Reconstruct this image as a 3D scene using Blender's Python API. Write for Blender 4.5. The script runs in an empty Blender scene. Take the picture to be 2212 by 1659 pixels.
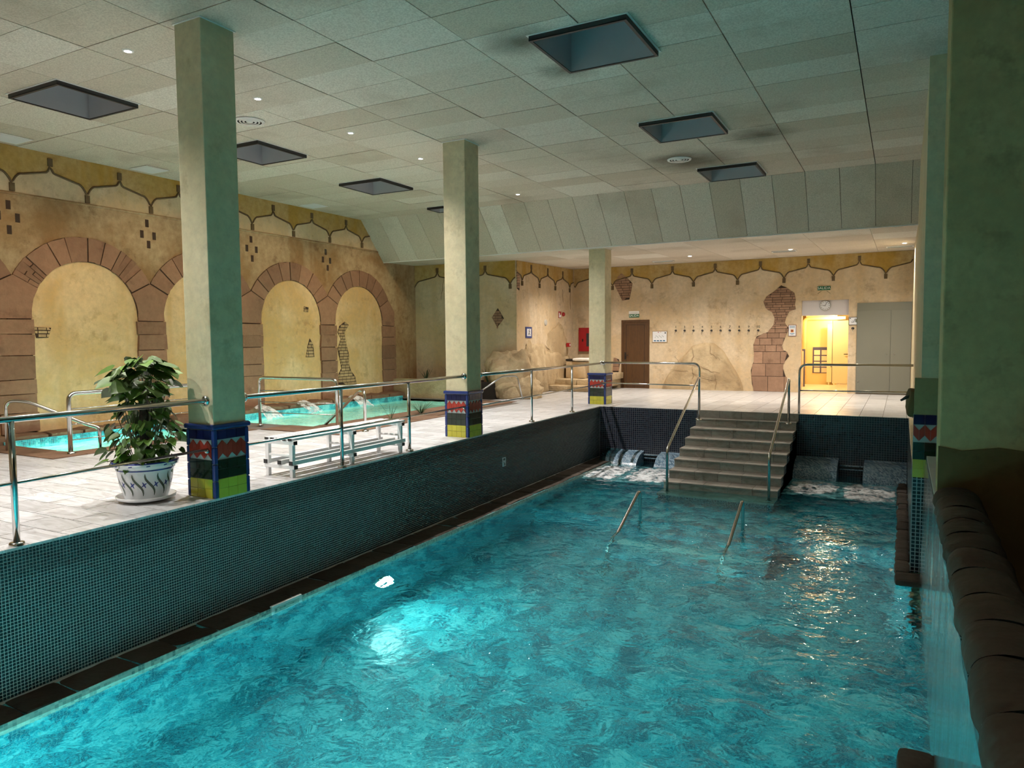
import bpy, math, random, os
import numpy as np
from mathutils import Vector, Matrix, noise
random.seed(7)
S = bpy.context.scene
C = S.collection
PI = math.pi
# ------------------------------------------------------------------ camera
CAMZ = 1.57
YAW, PITCH, ROLL = math.radians(28.2813), math.radians(3.5562), math.radians(-0.483)
FPX = 1565.655
cam = bpy.data.cameras.new('camera'); co = bpy.data.objects.new('camera', cam); C.objects.link(co)
_f = Vector((-math.sin(YAW)*math.cos(PITCH), math.cos(YAW)*math.cos(PITCH), -math.sin(PITCH)))
_r = Vector((math.cos(YAW), math.sin(YAW), 0)); _u = _r.cross(_f)
_r2 = math.cos(ROLL)*_r + math.sin(ROLL)*_u; _u2 = -math.sin(ROLL)*_r + math.cos(ROLL)*_u
co.matrix_world = Matrix(((_r2.x,_u2.x,-_f.x,0),(_r2.y,_u2.y,-_f.y,0),(_r2.z,_u2.z,-_f.z,CAMZ),(0,0,0,1)))
cam.sensor_width = 36; cam.lens = FPX/2212*36; cam.clip_start = .05; cam.clip_end = 100
S.camera = co
def pix(p):
    v = Vector(p)-Vector((0,0,CAMZ)); d = v.dot(_f)
    return (1106+FPX*v.dot(_r2)/d, 829.5-FPX*v.dot(_u2)/d, d) if d > .05 else (-9999,-9999,.05)
# ------------------------------------------------------------------ world, exposure
w = bpy.data.worlds.new('world'); S.world = w; w.use_nodes = True
w.node_tree.nodes['Background'].inputs[0].default_value = (.5,.6,.65,1)
w.node_tree.nodes['Background'].inputs[1].default_value = .01
S.view_settings.view_transform = 'Standard'; S.view_settings.look = 'None'
S.view_settings.exposure = 0.0; S.view_settings.gamma = 1; S.view_settings.use_curve_mapping = False
S.cycles.use_denoising = True
S.cycles.max_bounces = 6; S.cycles.diffuse_bounces = 3; S.cycles.glossy_bounces = 3; S.cycles.transmission_bounces = 5; S.cycles.transparent_max_bounces = 6
S.cycles.use_adaptive_sampling = True; S.cycles.adaptive_threshold = .15; S.cycles.adaptive_min_samples = 20
S.cycles.sample_clamp_indirect = 6; S.cycles.blur_glossy = .6
# light levels, watts
P_DOWN, P_LOW, P_POOL, P_SPA, P_ROOM, P_WALL = 560, 470, 58, 75, 190, 200
C_DOWN = (1,.94,.87); C_LOW = (1,.89,.75); C_POOL = (.58,1,.88); C_ROOM = (1,.74,.42); C_WALL = (1,.72,.42)
# ------------------------------------------------------------------ helpers
def link(o, parent=None):
    C.objects.link(o)
    if parent is not None: o.parent = parent
    return o
class MB:
    def __init__(s): s.v = []; s.f = []; s.sm = []
    def add(s, vs, fs, smooth=False):
        b = len(s.v); s.v += [tuple(map(float, p)) for p in vs]; s.f += [tuple(i+b for i in f) for f in fs]; s.sm += [smooth]*len(fs); return s
    def box(s, x0,x1,y0,y1,z0,z1):
        return s.add([(x0,y0,z0),(x1,y0,z0),(x1,y1,z0),(x0,y1,z0),(x0,y0,z1),(x1,y0,z1),(x1,y1,z1),(x0,y1,z1)],
                     [(0,3,2,1),(4,5,6,7),(0,1,5,4),(1,2,6,5),(2,3,7,6),(3,0,4,7)])
    def prism(s, poly, ax, d0, d1):
        # poly in the two other axes, in cyclic order of the axis
        def P(a,b,d): return {'x':(d,a,b),'y':(a,d,b),'z':(a,b,d)}[ax]
        n = len(poly)
        area = sum(poly[i][0]*poly[(i+1)%n][1]-poly[(i+1)%n][0]*poly[i][1] for i in range(n))
        if (area < 0) != (ax == 'y'): poly = poly[::-1]
        if d0 > d1: d0, d1 = d1, d0
        vs = [P(a,b,d0) for a,b in poly]+[P(a,b,d1) for a,b in poly]
        return s.add(vs, [tuple(range(n))[::-1], tuple(range(n,2*n))]+[(i,(i+1)%n,n+(i+1)%n,n+i) for i in range(n)])
    def tube(s, pts, r, n=10, caps=True):
        pts = [Vector(p) for p in pts]; rs = r if isinstance(r,(list,tuple)) else [r]*len(pts)
        t0 = (pts[1]-pts[0]).normalized(); up = Vector((0,0,1)) if abs(t0.z) < .9 else Vector((1,0,0))
        nrm = t0.cross(up).normalized(); vs = []
        for i,p in enumerate(pts):
            t = (pts[min(i+1,len(pts)-1)]-pts[max(i-1,0)]).normalized()
            nrm = (nrm-t*nrm.dot(t)).normalized(); b = t.cross(nrm)
            for k in range(n):
                a = 2*PI*k/n; vs.append(p+rs[i]*(math.cos(a)*nrm+math.sin(a)*b))
        fs = [(i*n+k,i*n+(k+1)%n,(i+1)*n+(k+1)%n,(i+1)*n+k) for i in range(len(pts)-1) for k in range(n)]
        s.add(vs, fs, True)
        if caps:
            L = len(pts)-1; b0 = len(s.v)-len(vs)
            s.f += [tuple(b0+k for k in range(n))[::-1], tuple(b0+L*n+k for k in range(n))]; s.sm += [False, False]
        return s
    def lathe(s, prof, c=(0,0,0), n=24, ax='z', smooth=True):
        vs = []
        for r,h in prof:
            for k in range(n):
                a = 2*PI*k/n; p = (r*math.cos(a), r*math.sin(a), h)
                if ax == 'x': p = (p[2],p[0],p[1])
                if ax == 'y': p = (p[1],p[2],p[0])
                vs.append((c[0]+p[0],c[1]+p[1],c[2]+p[2]))
        m = len(prof)
        return s.add(vs, [(i*n+k,i*n+(k+1)%n,(i+1)*n+(k+1)%n,(i+1)*n+k) for i in range(m-1) for k in range(n)], smooth)
    def grid(s, fn, nu, nv, smooth=True):
        vs = [fn(i/nu, j/nv) for j in range(nv+1) for i in range(nu+1)]
        return s.add(vs, [(j*(nu+1)+i, j*(nu+1)+i+1, (j+1)*(nu+1)+i+1, (j+1)*(nu+1)+i) for j in range(nv) for i in range(nu)], smooth)
    def mesh(s, name, m=None):
        me = bpy.data.meshes.new(name); me.from_pydata(s.v, [], s.f)
        me.polygons.foreach_set('use_smooth', s.sm)
        if m: me.materials.append(m)
        me.update(); return me
    def build(s, name, m, parent=None, bevel=0, loc=None):
        o = link(bpy.data.objects.new(name, s.mesh(name, m)), parent)
        if bevel:
            b = o.modifiers.new('bevel','BEVEL'); b.width = bevel; b.segments = 2; b.limit_method = 'ANGLE'
        if loc: o.location = loc
        return o
def tag(o, label=None, cat=None, group=None, kind=None):
    if label: o['label'] = label
    if cat: o['category'] = cat
    if group: o['group'] = group
    if kind: o['kind'] = kind
    return o
def thing(name, label, cat, loc=(0,0,0), rz=0, group=None):
    o = link(bpy.data.objects.new(name, None)); o.location = loc; o.rotation_euler = (0,0,rz); o.empty_display_size = .1
    return tag(o, label, cat, group)
def struct(name, mb, m, parent=None, bevel=0):
    o = mb.build(name, m, parent, bevel)
    if parent is None: o['kind'] = 'structure'
    return o
def fillet(pts, r, n=6):
    pts = [Vector(p) for p in pts]; out = [pts[0]]
    for i in range(1,len(pts)-1):
        a,b,c = pts[i-1],pts[i],pts[i+1]; d0 = (a-b); d1 = (c-b)
        rr = min(r, d0.length*.49, d1.length*.49); p0 = b+d0.normalized()*rr; p1 = b+d1.normalized()*rr
        for k in range(n+1):
            t = k/n; out.append((1-t)**2*p0+2*t*(1-t)*b+t*t*p1)
    out.append(pts[-1]); return out
def text_mb(body, size, extr=0.0):
    cu = bpy.data.curves.new('t','FONT'); cu.body = body; cu.size = size; cu.align_x = 'CENTER'; cu.align_y = 'CENTER'; cu.extrude = extr; cu.resolution_u = 2
    o = bpy.data.objects.new('t', cu); C.objects.link(o); dg = bpy.context.evaluated_depsgraph_get()
    me = o.evaluated_get(dg).to_mesh(); vs = [tuple(v.co) for v in me.vertices]; fs = [tuple(p.vertices) for p in me.polygons]
    o.evaluated_get(dg).to_mesh_clear(); C.objects.unlink(o); bpy.data.objects.remove(o); bpy.data.curves.remove(cu)
    return vs, fs
def text_on(name, body, size, pos, m, parent, facing='y', bold=0):
    # facing 'y': reads on a wall that faces -Y ; 'x': on a wall that faces +X ; pos = centre
    vs, fs = text_mb(body, size, .002); mb = MB()
    if facing == 'y': q = [(pos[0]+a, pos[1]-c, pos[2]+b) for a,b,c in vs]
    else: q = [(pos[0]+c, pos[1]+a, pos[2]+b) for a,b,c in vs]
    mb.add(q, fs)
    return mb.build(name, m, parent)
# ------------------------------------------------------------------ materials
class NT:
    def __init__(s, name):
        s.m = bpy.data.materials.new(name); s.m.use_nodes = True; s.t = s.m.node_tree; s.t.nodes.clear()
        s.out = s.t.nodes.new('ShaderNodeOutputMaterial')
    def n(s, ty, ins=None, **kw):
        nd = s.t.nodes.new('ShaderNode'+ty)
        for k,v in kw.items(): setattr(nd,k,v)
        for k,v in (ins or {}).items():
            if isinstance(v, bpy.types.NodeSocket): s.t.links.new(v, nd.inputs[k])
            else: nd.inputs[k].default_value = v
        return nd
    def math(s, op, a, b=0.0, c=0.0):
        return s.n('Math', {0:a,1:b,2:c}, operation=op).outputs[0]
    def mix(s, f, a, b, blend='MIX'):
        nd = s.n('Mix', None, data_type='RGBA', blend_type=blend)
        for k,v in ((0,f),(6,a),(7,b)):
            if isinstance(v, bpy.types.NodeSocket): s.t.links.new(v, nd.inputs[k])
            else: nd.inputs[k].default_value = v if k == 0 else (tuple(v)+(1,))[:4]
        return nd.outputs[2]
    def ramp(s, f, stops):
        nd = s.n('ValToRGB', {0:f}); e = nd.color_ramp.elements
        while len(e) < len(stops): e.new(.5)
        for el,(p,c) in zip(e, stops): el.position = p; el.color = (tuple(c)+(1,))[:4]
        return nd.outputs[0]
    def pos(s, scale=(1,1,1), obj=False):
        src = s.n('TexCoord').outputs['Object'] if obj else s.n('NewGeometry').outputs['Position']
        return s.n('Mapping', {0:src, 3:scale}).outputs[0]
    def noise(s, scale=5, detail=4, vec=None, rough=.55, dist=0):
        return s.n('TexNoise', {'Vector':vec if vec is not None else s.pos(), 'Scale':scale, 'Detail':detail, 'Roughness':rough, 'Distortion':dist}).outputs[0]
    def bump(s, h, strength=.3, dist=.01, normal=None):
        ins = {'Height':h,'Strength':strength,'Distance':dist}
        if normal is not None: ins['Normal'] = normal
        return s.n('Bump', ins).outputs[0]
    def bsdf(s, color, rough=.5, metal=0, normal=None, **ins):
        d = {'Base Color': color if isinstance(color, bpy.types.NodeSocket) else (tuple(color)+(1,))[:4], 'Roughness':rough, 'Metallic':metal}
        if normal is not None: d['Normal'] = normal
        d.update(ins); b = s.n('BsdfPrincipled', d); s.t.links.new(b.outputs[0], s.out.inputs[0]); return s.m
def sc(c, k): return tuple(min(1,x*k) for x in c)
def basic(name, col, rough=.5, metal=0, var=.12, scale=6, bump=0, bscale=60, orand=0, col2=None, **ins):
    t = NT(name); c = t.mix(t.noise(scale), sc(col,1-var), col2 or sc(col,1+var))
    if orand:
        r = t.n('ObjectInfo').outputs['Random']
        c = t.n('HueSaturation', {'Value': t.math('MULTIPLY_ADD', r, 2*orand, 1-orand), 'Color': c}).outputs[0]
    nm = t.bump(t.noise(bscale,3), bump, .01) if bump else None
    return t.bsdf(c, rough, metal, nm, **ins)
def plaster(name, base, stain, dark, amount=.5, bump=.35, streak=True, orand=0):
    t = NT(name)
    big = t.noise(.9, 3, dist=.6); st = t.noise(1.0, 3, t.pos((2.2,2.2,.35))); fine = t.noise(9, 4, rough=.7); sp = t.noise(2.6, 4, rough=.75)
    c = t.mix(t.ramp(big,[(.40,(0,0,0)),(.60,(min(1,amount*1.5),)*3)]), base, stain)
    if streak: c = t.mix(t.ramp(st,[(.48,(0,0,0)),(.64,(min(1,amount*1.3),)*3)]), c, stain)
    c = t.mix(t.ramp(sp,[(.56,(0,0,0)),(.70,(.55,)*3)]), c, dark)
    c = t.mix(t.ramp(fine,[(.35,(.0,)*3),(.75,(.6,)*3)]), c, sc(base,.62))
    if orand:
        c = t.n('HueSaturation', {'Value': t.math('MULTIPLY_ADD', t.n('ObjectInfo').outputs['Random'], 2*orand, 1-orand), 'Color': c}).outputs[0]
    return t.bsdf(c, .85, 0, t.bump(t.noise(8, 2, rough=.7), bump, .02), **{'Specular IOR Level':.2})
def mosaic(name, stops, pitch, grout, gw=.12, axes='w', rough=.25, bumpy=.4, blotch=1.3):
    t = NT(name); P = t.n('SeparateXYZ', {0:t.n('NewGeometry').outputs['Position']}).outputs
    u,v = (t.math('ADD',P[0],P[1]), P[2]) if axes == 'w' else (P[0],P[1])
    u = t.math('DIVIDE', u, pitch); v = t.math('DIVIDE', v, pitch)
    cell = t.n('CombineXYZ', {0:t.math('FLOOR',u), 1:t.math('FLOOR',v)}).outputs[0]
    wn = t.n('TexWhiteNoise', {'Vector':cell}, noise_dimensions='3D').outputs[0]
    blot = t.noise(blotch, 4, None, .65)
    f = t.math('MULTIPLY_ADD', blot, .5, t.math('MULTIPLY', wn, .6)) if blotch < 3 else t.math('ADD', t.math('MULTIPLY_ADD', blot, 2.4, -.82), t.math('MULTIPLY', wn, .25))
    c = t.ramp(f, stops)
    nrm = None
    if gw > 0:
        def line(x): return t.math('LESS_THAN', t.math('ABSOLUTE', t.math('SUBTRACT', t.math('FRACT', x), .5)), .5-gw/2)
        ins = t.math('MULTIPLY', line(u), line(v)); c = t.mix(ins, grout, c)
        if bumpy: nrm = t.bump(ins, bumpy, .002)
    return t.bsdf(c, rough, 0, nrm)
M = {}; CZ_BOARD = 4.69
M['chrome'] = basic('stainless_steel', (.62,.62,.60), .16, 1, .04, 20)
M['dark_metal'] = basic('dark_metal', (.03,.032,.035), .45, .2)
M['sheet'] = basic('grey_sheet_metal', (.50,.51,.55), .45, .1, .1, 3)
M['black'] = basic('black_plastic', (.012,.012,.013), .4)
M['white_paint'] = basic('white_paint', (.8,.8,.8), .35, 0, .03)
M['white'] = basic('white_enamel', (.82,.82,.80), .4, 0, .03)
M['concrete'] = basic('dark_concrete', (.06,.055,.045), .9, 0, .2, 4, .3)
M['plaster_cream'] = plaster('cream_plaster', (.72,.585,.42), (.58,.40,.20), (.28,.18,.10), .35)
M['plaster_niche'] = plaster('niche_plaster', (.78,.58,.34), (.64,.40,.15), (.32,.19,.08), .45)
M['plaster_brown'] = plaster('brown_plaster', (.33,.20,.095), (.48,.36,.22), (.13,.075,.035), .7)
M['plaster_frieze'] = plaster('frieze_plaster', (.70,.57,.40), (.58,.42,.22), (.30,.2,.1), .4)
M['ochre'] = plaster('ochre_paint', (.48,.30,.07), (.62,.48,.27), (.30,.18,.05), .38)
M['bronze_line'] = basic('brown_moulding_paint', (.12,.08,.035), .7, 0, .3, 12)
M['stone'] = plaster('pink_sandstone', (.33,.19,.125), (.26,.15,.10), (.13,.075,.05), .5, .5, False, .16)
M['crack'] = basic('brown_crack_line', (.20,.13,.075), .9)
M['joint'] = basic('dark_joint', (.05,.03,.02), .9)
M['brick'] = plaster('painted_brick', (.40,.25,.17), (.30,.18,.12), (.16,.09,.06), .5, .5, False, .2)
M['brick_tan'] = plaster('tan_brick', (.52,.37,.21), (.42,.29,.16), (.2,.12,.06), .5, .5, False, .15)
M['column'] = plaster('column_plaster', (.72,.64,.44), (.62,.53,.33), (.36,.29,.16), .4, .15)
M['pier'] = plaster('pier_plaster', (.50,.41,.22), (.40,.32,.16), (.2,.15,.08), .5, .15)
M['damp'] = plaster('damp_plaster', (.16,.11,.05), (.10,.07,.03), (.05,.03,.015), .6)
M['rock'] = plaster('sculpted_rock', (.60,.47,.30), (.42,.30,.17), (.18,.12,.07), .6, 1.0)
M['coping'] = plaster('dark_coping_stone', (.085,.068,.055), (.055,.044,.036), (.02,.016,.013), .6, .9, False, .2)
M['coping_brown'] = plaster('brown_coping_stone', (.23,.14,.09), (.15,.09,.06), (.06,.04,.03), .6, .6, False, .2)
M['wood'] = None
t = NT('dark_oak_door'); g = t.noise(6, 6, t.pos((9,9,.6)), .6, 1.2)
M['wood'] = t.bsdf(t.ramp(g,[(.3,(.055,.024,.008)),(.7,(.12,.055,.018))]), .45, 0, t.bump(g,.2,.003))
t = NT('ceiling_board'); sp = t.noise(60, 2); big = t.noise(.7, 4); r = t.n('ObjectInfo').outputs['Random']
base = t.ramp(r, [(0,(.62,.545,.445)),(.35,(.67,.60,.505)),(.75,(.71,.65,.56)),(1,(.78,.735,.65))])
c = t.mix(t.ramp(sp,[(.38,(.35,)*3),(.6,(0,)*3)]), base, (.26,.22,.17)); c = t.mix(t.ramp(big,[(.55,(0,)*3),(.75,(.5,)*3)]), c, (.30,.25,.18))
sn_ = t.math('MULTIPLY', t.noise(2.5,3), .5); gp_ = t.n('NewGeometry').outputs['Position']
for px_,py_,rad in ((-3.35,13.05,1.0),(-3.55,12.75,.5),(-3.6,6.95,.5),(-3.5,7.95,.35),(-2.0,11.9,.6)):      # soot and damp marks
    d_ = t.n('VectorMath', {0:gp_,1:(px_,py_,CZ_BOARD)}, operation='DISTANCE').outputs['Value']
    c = t.mix(t.math('MULTIPLY', t.ramp(t.math('DIVIDE', t.math('ADD', d_, sn_), rad+.25), [(.35,(1,1,1)),(1,(0,0,0))]), .8), c, (.10,.085,.06))
M['board'] = t.bsdf(c, .95, 0, t.bump(sp,.35,.004), **{'Specular IOR Level':.1})
t = NT('white_marble_tile'); n1 = t.noise(1.9,6,t.pos((.8,3.4,1)),.6,1.6); r = t.n('ObjectInfo').outputs['Random']
c = t.ramp(n1,[(.28,(.33,.32,.32)),(.42,(.50,.50,.51)),(.52,(.62,.62,.64)),(.60,(.42,.415,.42)),(.66,(.59,.59,.61)),(.8,(.48,.47,.48))])
c = t.n('HueSaturation',{'Value':t.math('MULTIPLY_ADD',r,.24,.88),'Color':c}).outputs[0]
M['marble'] = t.bsdf(c, .32, 0, None, **{'Specular IOR Level':.4})
t = NT('grey_marble_step'); n1 = t.noise(2.2,6,t.pos((1,2.5,2)),.6,1.4); r = t.n('ObjectInfo').outputs['Random']
c = t.ramp(n1,[(.32,(.20,.18,.15)),(.5,(.32,.29,.25)),(.62,(.23,.21,.18)),(.75,(.34,.31,.27))])
c = t.n('HueSaturation',{'Value':t.math('MULTIPLY_ADD',r,.3,.85),'Color':c}).outputs[0]
M['step'] = t.bsdf(c, .4)
M['grout'] = basic('floor_grout', (.16,.14,.12), .9)
DK = [(.0,(.003,.010,.014)),(.4,(.006,.022,.03)),(.7,(.011,.042,.05)),(1,(.018,.07,.08))]
M['tile_dark'] = mosaic('dark_teal_mosaic_tile', DK, .0265, (0,0,0), 0, 'w', .18)
M['grout_light'] = basic('light_mosaic_grout', (.66,.70,.68), .8)
M['mosaic_far'] = mosaic('dark_blue_mosaic', [(.0,(.005,.007,.014)),(.5,(.010,.014,.028)),(1,(.022,.03,.05))], .045, (.13,.13,.15), .16, 'w', .2)
M['mosaic_mid'] = mosaic('navy_mosaic', [(.0,(.004,.008,.016)),(.5,(.006,.014,.024)),(1,(.012,.03,.04))], .045, (.25,.30,.32), .22, 'w', .2)
M['mosaic_pale'] = mosaic('speckled_blue_mosaic', [(.2,(.03,.07,.13)),(.45,(.12,.24,.36)),(.8,(.38,.5,.62))], .02, (.3,.36,.4), .1, 'w', .25)
PW = [(.25,(.002,.14,.21)),(.42,(.010,.31,.42)),(.58,(.03,.46,.56)),(.8,(.20,.68,.74))]  # mosaic tones; the strong blotches stand in for caustic light on the pool floor
M['pool_wall'] = mosaic('turquoise_mosaic_wall', PW, .028, (.3,.55,.56), .08, 'w', .3, 0, 4.5)
M['pool_floor'] = mosaic('turquoise_mosaic_floor', PW, .028, (.3,.55,.56), .08, 'f', .3, 0, 4.5)
M['spa_tile'] = mosaic('pale_green_mosaic', [(.15,(.14,.46,.42)),(.45,(.38,.72,.64)),(.85,(.60,.86,.76))], .028, (.4,.6,.56), .08, 'w', .3, 0)
M['band'] = mosaic('pale_waterline_mosaic', [(.2,(.16,.26,.24)),(.45,(.42,.50,.44)),(.8,(.58,.64,.55))], .03, (.5,.55,.48), .1, 'w', .3, 0)
def water_mat(name, tint, s1, s2, k1, k2):
    t = NT(name)
    h = t.math('ADD', t.math('MULTIPLY', t.noise(s1,3,None,.5,.8), k1), t.math('MULTIPLY', t.noise(s2,2,None,.5,.5), k2))
    return t.bsdf(tint, 0.0, 0, t.bump(h, 1.0, .02), **{'Transmission Weight':1.0,'IOR':1.333})
M['water'] = water_mat('pool_water', (.30,.93,1.0), 2.8, 7.5, 1.5, .55)
M['spa_water'] = water_mat('spa_water', (.80,1,.95), 5, 14, 1.2, .5)
t = NT('foam'); nf = t.noise(7,5,None,.65); b1 = t.n('BsdfPrincipled',{'Base Color':(.75,.78,.82,1),'Roughness':.7}); tr = t.n('BsdfTransparent')
mx = t.n('MixShader',{0:t.ramp(nf,[(.36,(0,)*3),(.58,(.95,)*3)]),1:tr.outputs[0],2:b1.outputs[0]}); t.t.links.new(mx.outputs[0],t.out.inputs[0]); M['foam'] = t.m
t = NT('water_sheet'); nf = t.noise(4,4,t.pos((14,14,.8)),.6); M['sheet_water'] = t.bsdf((.75,.95,.95), .03, 0, t.bump(nf,.35,.02), **{'Transmission Weight':1.0,'IOR':1.2})
M['navy'] = basic('navy_glazed_tile', (.006,.010,.055), .12, 0, .2, 9, orand=.2)
M['blue'] = basic('blue_glazed_trim', (.022,.042,.17), .12, 0, .15, 9)
M['red'] = basic('red_glazed_tile', (.36,.035,.022), .15, 0, .2, 9, orand=.12)
M['green'] = basic('dark_green_tile', (.010,.022,.012), .1, 0, .2, 9, orand=.2)
M['yellow'] = basic('yellow_glazed_tile', (.50,.47,.045), .15, 0, .08, 9, orand=.06)
M['pale'] = basic('pale_grey_tile', (.42,.47,.47), .2)
M['leaf'] = basic('pothos_leaf', (.028,.085,.008), .5, 0, .35, 14, orand=.6, col2=(.11,.21,.025), **{'Subsurface Weight':0.0})
M['leaf_dark'] = basic('dark_leaf', (.02,.07,.015), .35, 0, .3, 9, orand=.3)
M['agave'] = basic('agave_leaf', (.05,.10,.05), .45, 0, .3, 12)
M['stem'] = basic('green_stem', (.05,.065,.018), .6)
M['moss'] = basic('moss_pole', (.03,.02,.012), .95, 0, .4, 30, .8)
M['soil'] = basic('soil', (.02,.014,.01), .95, 0, .4, 30, .8)
M['ceramic'] = basic('white_ceramic', (.78,.80,.82), .15, 0, .02)
M['cobalt'] = basic('cobalt_glaze', (.03,.05,.25), .2, 0, .3, 20)
M['olive'] = basic('olive_glaze', (.06,.09,.06), .2, 0, .3, 20)
M['sign_green'] = basic('green_sign', (.0,.13,.06), .4)
M['sign_blue'] = basic('blue_frame', (.03,.06,.25), .4)
M['sign_red'] = basic('red_sign', (.35,.01,.015), .4)
M['paper'] = basic('white_paper', (.75,.76,.80), .6, 0, .03)
M['ink'] = basic('dark_ink', (.03,.03,.035), .6)
M['ink_blue'] = basic('blue_ink', (.03,.18,.36), .6)
M['ink_orange'] = basic('orange_ink', (.6,.22,.03), .6)
M['maroon'] = basic('maroon_frame', (.16,.04,.05), .5)
M['cab_grey'] = basic('grey_green_metal', (.20,.20,.165), .45, .1, .05, 2)
M['lilac_panel'] = basic('white_lintel_panel', (.66,.63,.66), .5, 0, .03)
M['room_wall'] = basic('yellow_room_wall', (.80,.62,.30), .7, 0, .05, 3)
M['room_tile'] = basic('room_cream_tile', (.78,.68,.52), .35, 0, .05, 8, orand=.06)
M['room_blue'] = basic('room_blue_tile', (.07,.08,.20), .3)
M['locker'] = basic('cream_locker', (.74,.64,.42), .45, 0, .03, 3)
def emit(name, col, k):
    t = NT(name); e = t.n('Emission',{0:tuple(col)+(1,),1:k}); t.t.links.new(e.outputs[0],t.out.inputs[0]); return t.m
M['lamp'] = emit('lamp_lens', (1,.95,.88), 60)
M['lamp_pool'] = emit('pool_lamp_lens', (1,.93,.75), 5)
M['lamp_room'] = emit('room_lamp_lens', (1,.8,.45), 12)
def lamp(name, ty, loc, power, col, parent=None, rot=(0,0,0), **kw):
    l = bpy.data.lights.new(name, ty); l.energy = power; l.color = col
    for k,v in kw.items(): setattr(l,k,v)
    o = link(bpy.data.objects.new(name, l), parent); o.location = loc; o.rotation_euler = rot; return o
# ------------------------------------------------------------------ key dimensions
LX = -12.48                       # left wall face
CZ = 4.69                         # main ceiling
def lowz(y): return 3.67+.022*(y-15.85)
def ex(y): return -5.985-.0125*(y-3.0)      # deck edge above the pool
FY, DY = 21.8, 15.7               # far wall, far deck edge
WZ, KZ, BZ = -1.22, -1.17, -2.75  # water, coping, pool bottom
RX = .15                          # right pool wall
# ================================================================== STRUCTURE
# ---- floor slab (deck) with the two spa basins left open
SP1 = (-12.2,-10.5,6.1,8.75); SP2 = (-12.2,-9.5,9.9,15.9)
mb = MB()
mb.prism([(-8.9,-1.5),(ex(-1.5),-1.5),(ex(DY),DY),(-8.9,DY)],'z',-.25,-.008)
for x0,x1,y0,y1 in ((-12.7,-8.9,-1.5,SP1[2]),(SP1[1],-8.9,SP1[2],SP1[3]),(-12.7,SP1[0],SP1[2],SP1[3]),(-12.7,-8.9,SP1[3],SP2[2]),
                    (SP2[1],-8.9,SP2[2],SP2[3]),(-12.7,SP2[0],SP2[2],SP2[3]),(-12.7,-8.9,SP2[3],22.05),(-8.9,.3,DY+.06,27.5),(ex(0),3.2,-1.5,.4)):
    mb.box(x0,x1,y0,y1,-.25,-.008)
floor = struct('floor', mb, M['grout'])
# marble tiles
tiles = []
def lay(x0,x1,y0,y1,w,h,along,ox,oy,edge=False):
    # w across x, h across y ; along = axis of the running bond
    if along == 'x':
        j = math.floor((y0-oy)/h); 
        while oy+j*h < y1:
            a,b = max(y0,oy+j*h), min(y1,oy+(j+1)*h); off = ox+(w/2 if j%2 else 0); i = math.floor((x0-off)/w)
            while off+i*w < x1:
                c,d = max(x0,off+i*w), min(x1,off+(i+1)*w)
                if d-c > .02 and b-a > .02: tiles.append((c,d,a,b,edge))
                i += 1
            j += 1
    else:
        i = math.floor((x0-ox)/w)
        while ox+i*w < x1:
            c,d = max(x0,ox+i*w), min(x1,ox+(i+1)*w); off = oy+(h/2 if i%2 else 0); j = math.floor((y0-off)/h)
            while off+j*h < y1:
                a,b = max(y0,off+j*h), min(y1,off+(j+1)*h)
                if d-c > .02 and b-a > .02: tiles.append((c,d,a,b,edge))
                j += 1
            i += 1
lay(-12.45,-5.8,1.5,5.6,.61,.305,'x',-6.76,3.43,True)
lay(-10.05,-5.8,5.6,9.15,.61,.305,'x',-6.76,3.43,True)
lay(-8.2,-5.8,9.15,DY,.61,.305,'x',-6.76,3.43,True)
lay(-9.3,.2,DY,FY,.41,.61,'y',-1.533,15.7)
def tile_poly(c,d,a,b,edge):
    g = .004; c += g; a += g; b -= g; d -= g
    if edge: 
        da, db = min(d, ex(a)+.012), min(d, ex(b)+.012)
        if da <= c+.01: return None
        return [(c,a),(da,a),(db,b),(c,b)]
    return [(c,a),(d,a),(d,b),(c,b)]
scored = []
for t_ in tiles:
    p = tile_poly(*t_)
    if not p: continue
    q = [pix((x,y,0)) for x,y in p]
    ar = abs(sum(q[i][0]*q[(i+1)%4][1]-q[(i+1)%4][0]*q[i][1] for i in range(4)))/2
    cx = sum(k[0] for k in q)/4; cy = sum(k[1] for k in q)/4
    vis = -30 < cx < 2240 and cy < 1700 and q[0][2] > .2
    scored.append((ar if vis else 0, p))
scored.sort(key=lambda k:-k[0])
rest = MB()
for i,(ar,p) in enumerate(scored):
    if i < 300 and ar > 0: MB().prism(p,'z',-.02,0).build('floor_tile', M['marble'], floor)
    else: rest.prism(p,'z',-.02,0)
tag(rest.build('floor_tile_field', M['marble'], floor), kind='stuff')
# ---- left wall
wl = struct('wall_left', MB().box(LX-.3,LX,-1.5,17.4,-.3,CZ+.1), M['plaster_niche'])
AC = [5.25,7.65,10.05,12.44,14.82]; HW, SPR, RI, RO = .92, 2.03, .92, 1.36
def outer(y):
    z = 0
    for c in AC:
        d = abs(y-c)
        if d < RO: z = max(z, SPR+math.sqrt(RO*RO-d*d))
    return z
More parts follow.
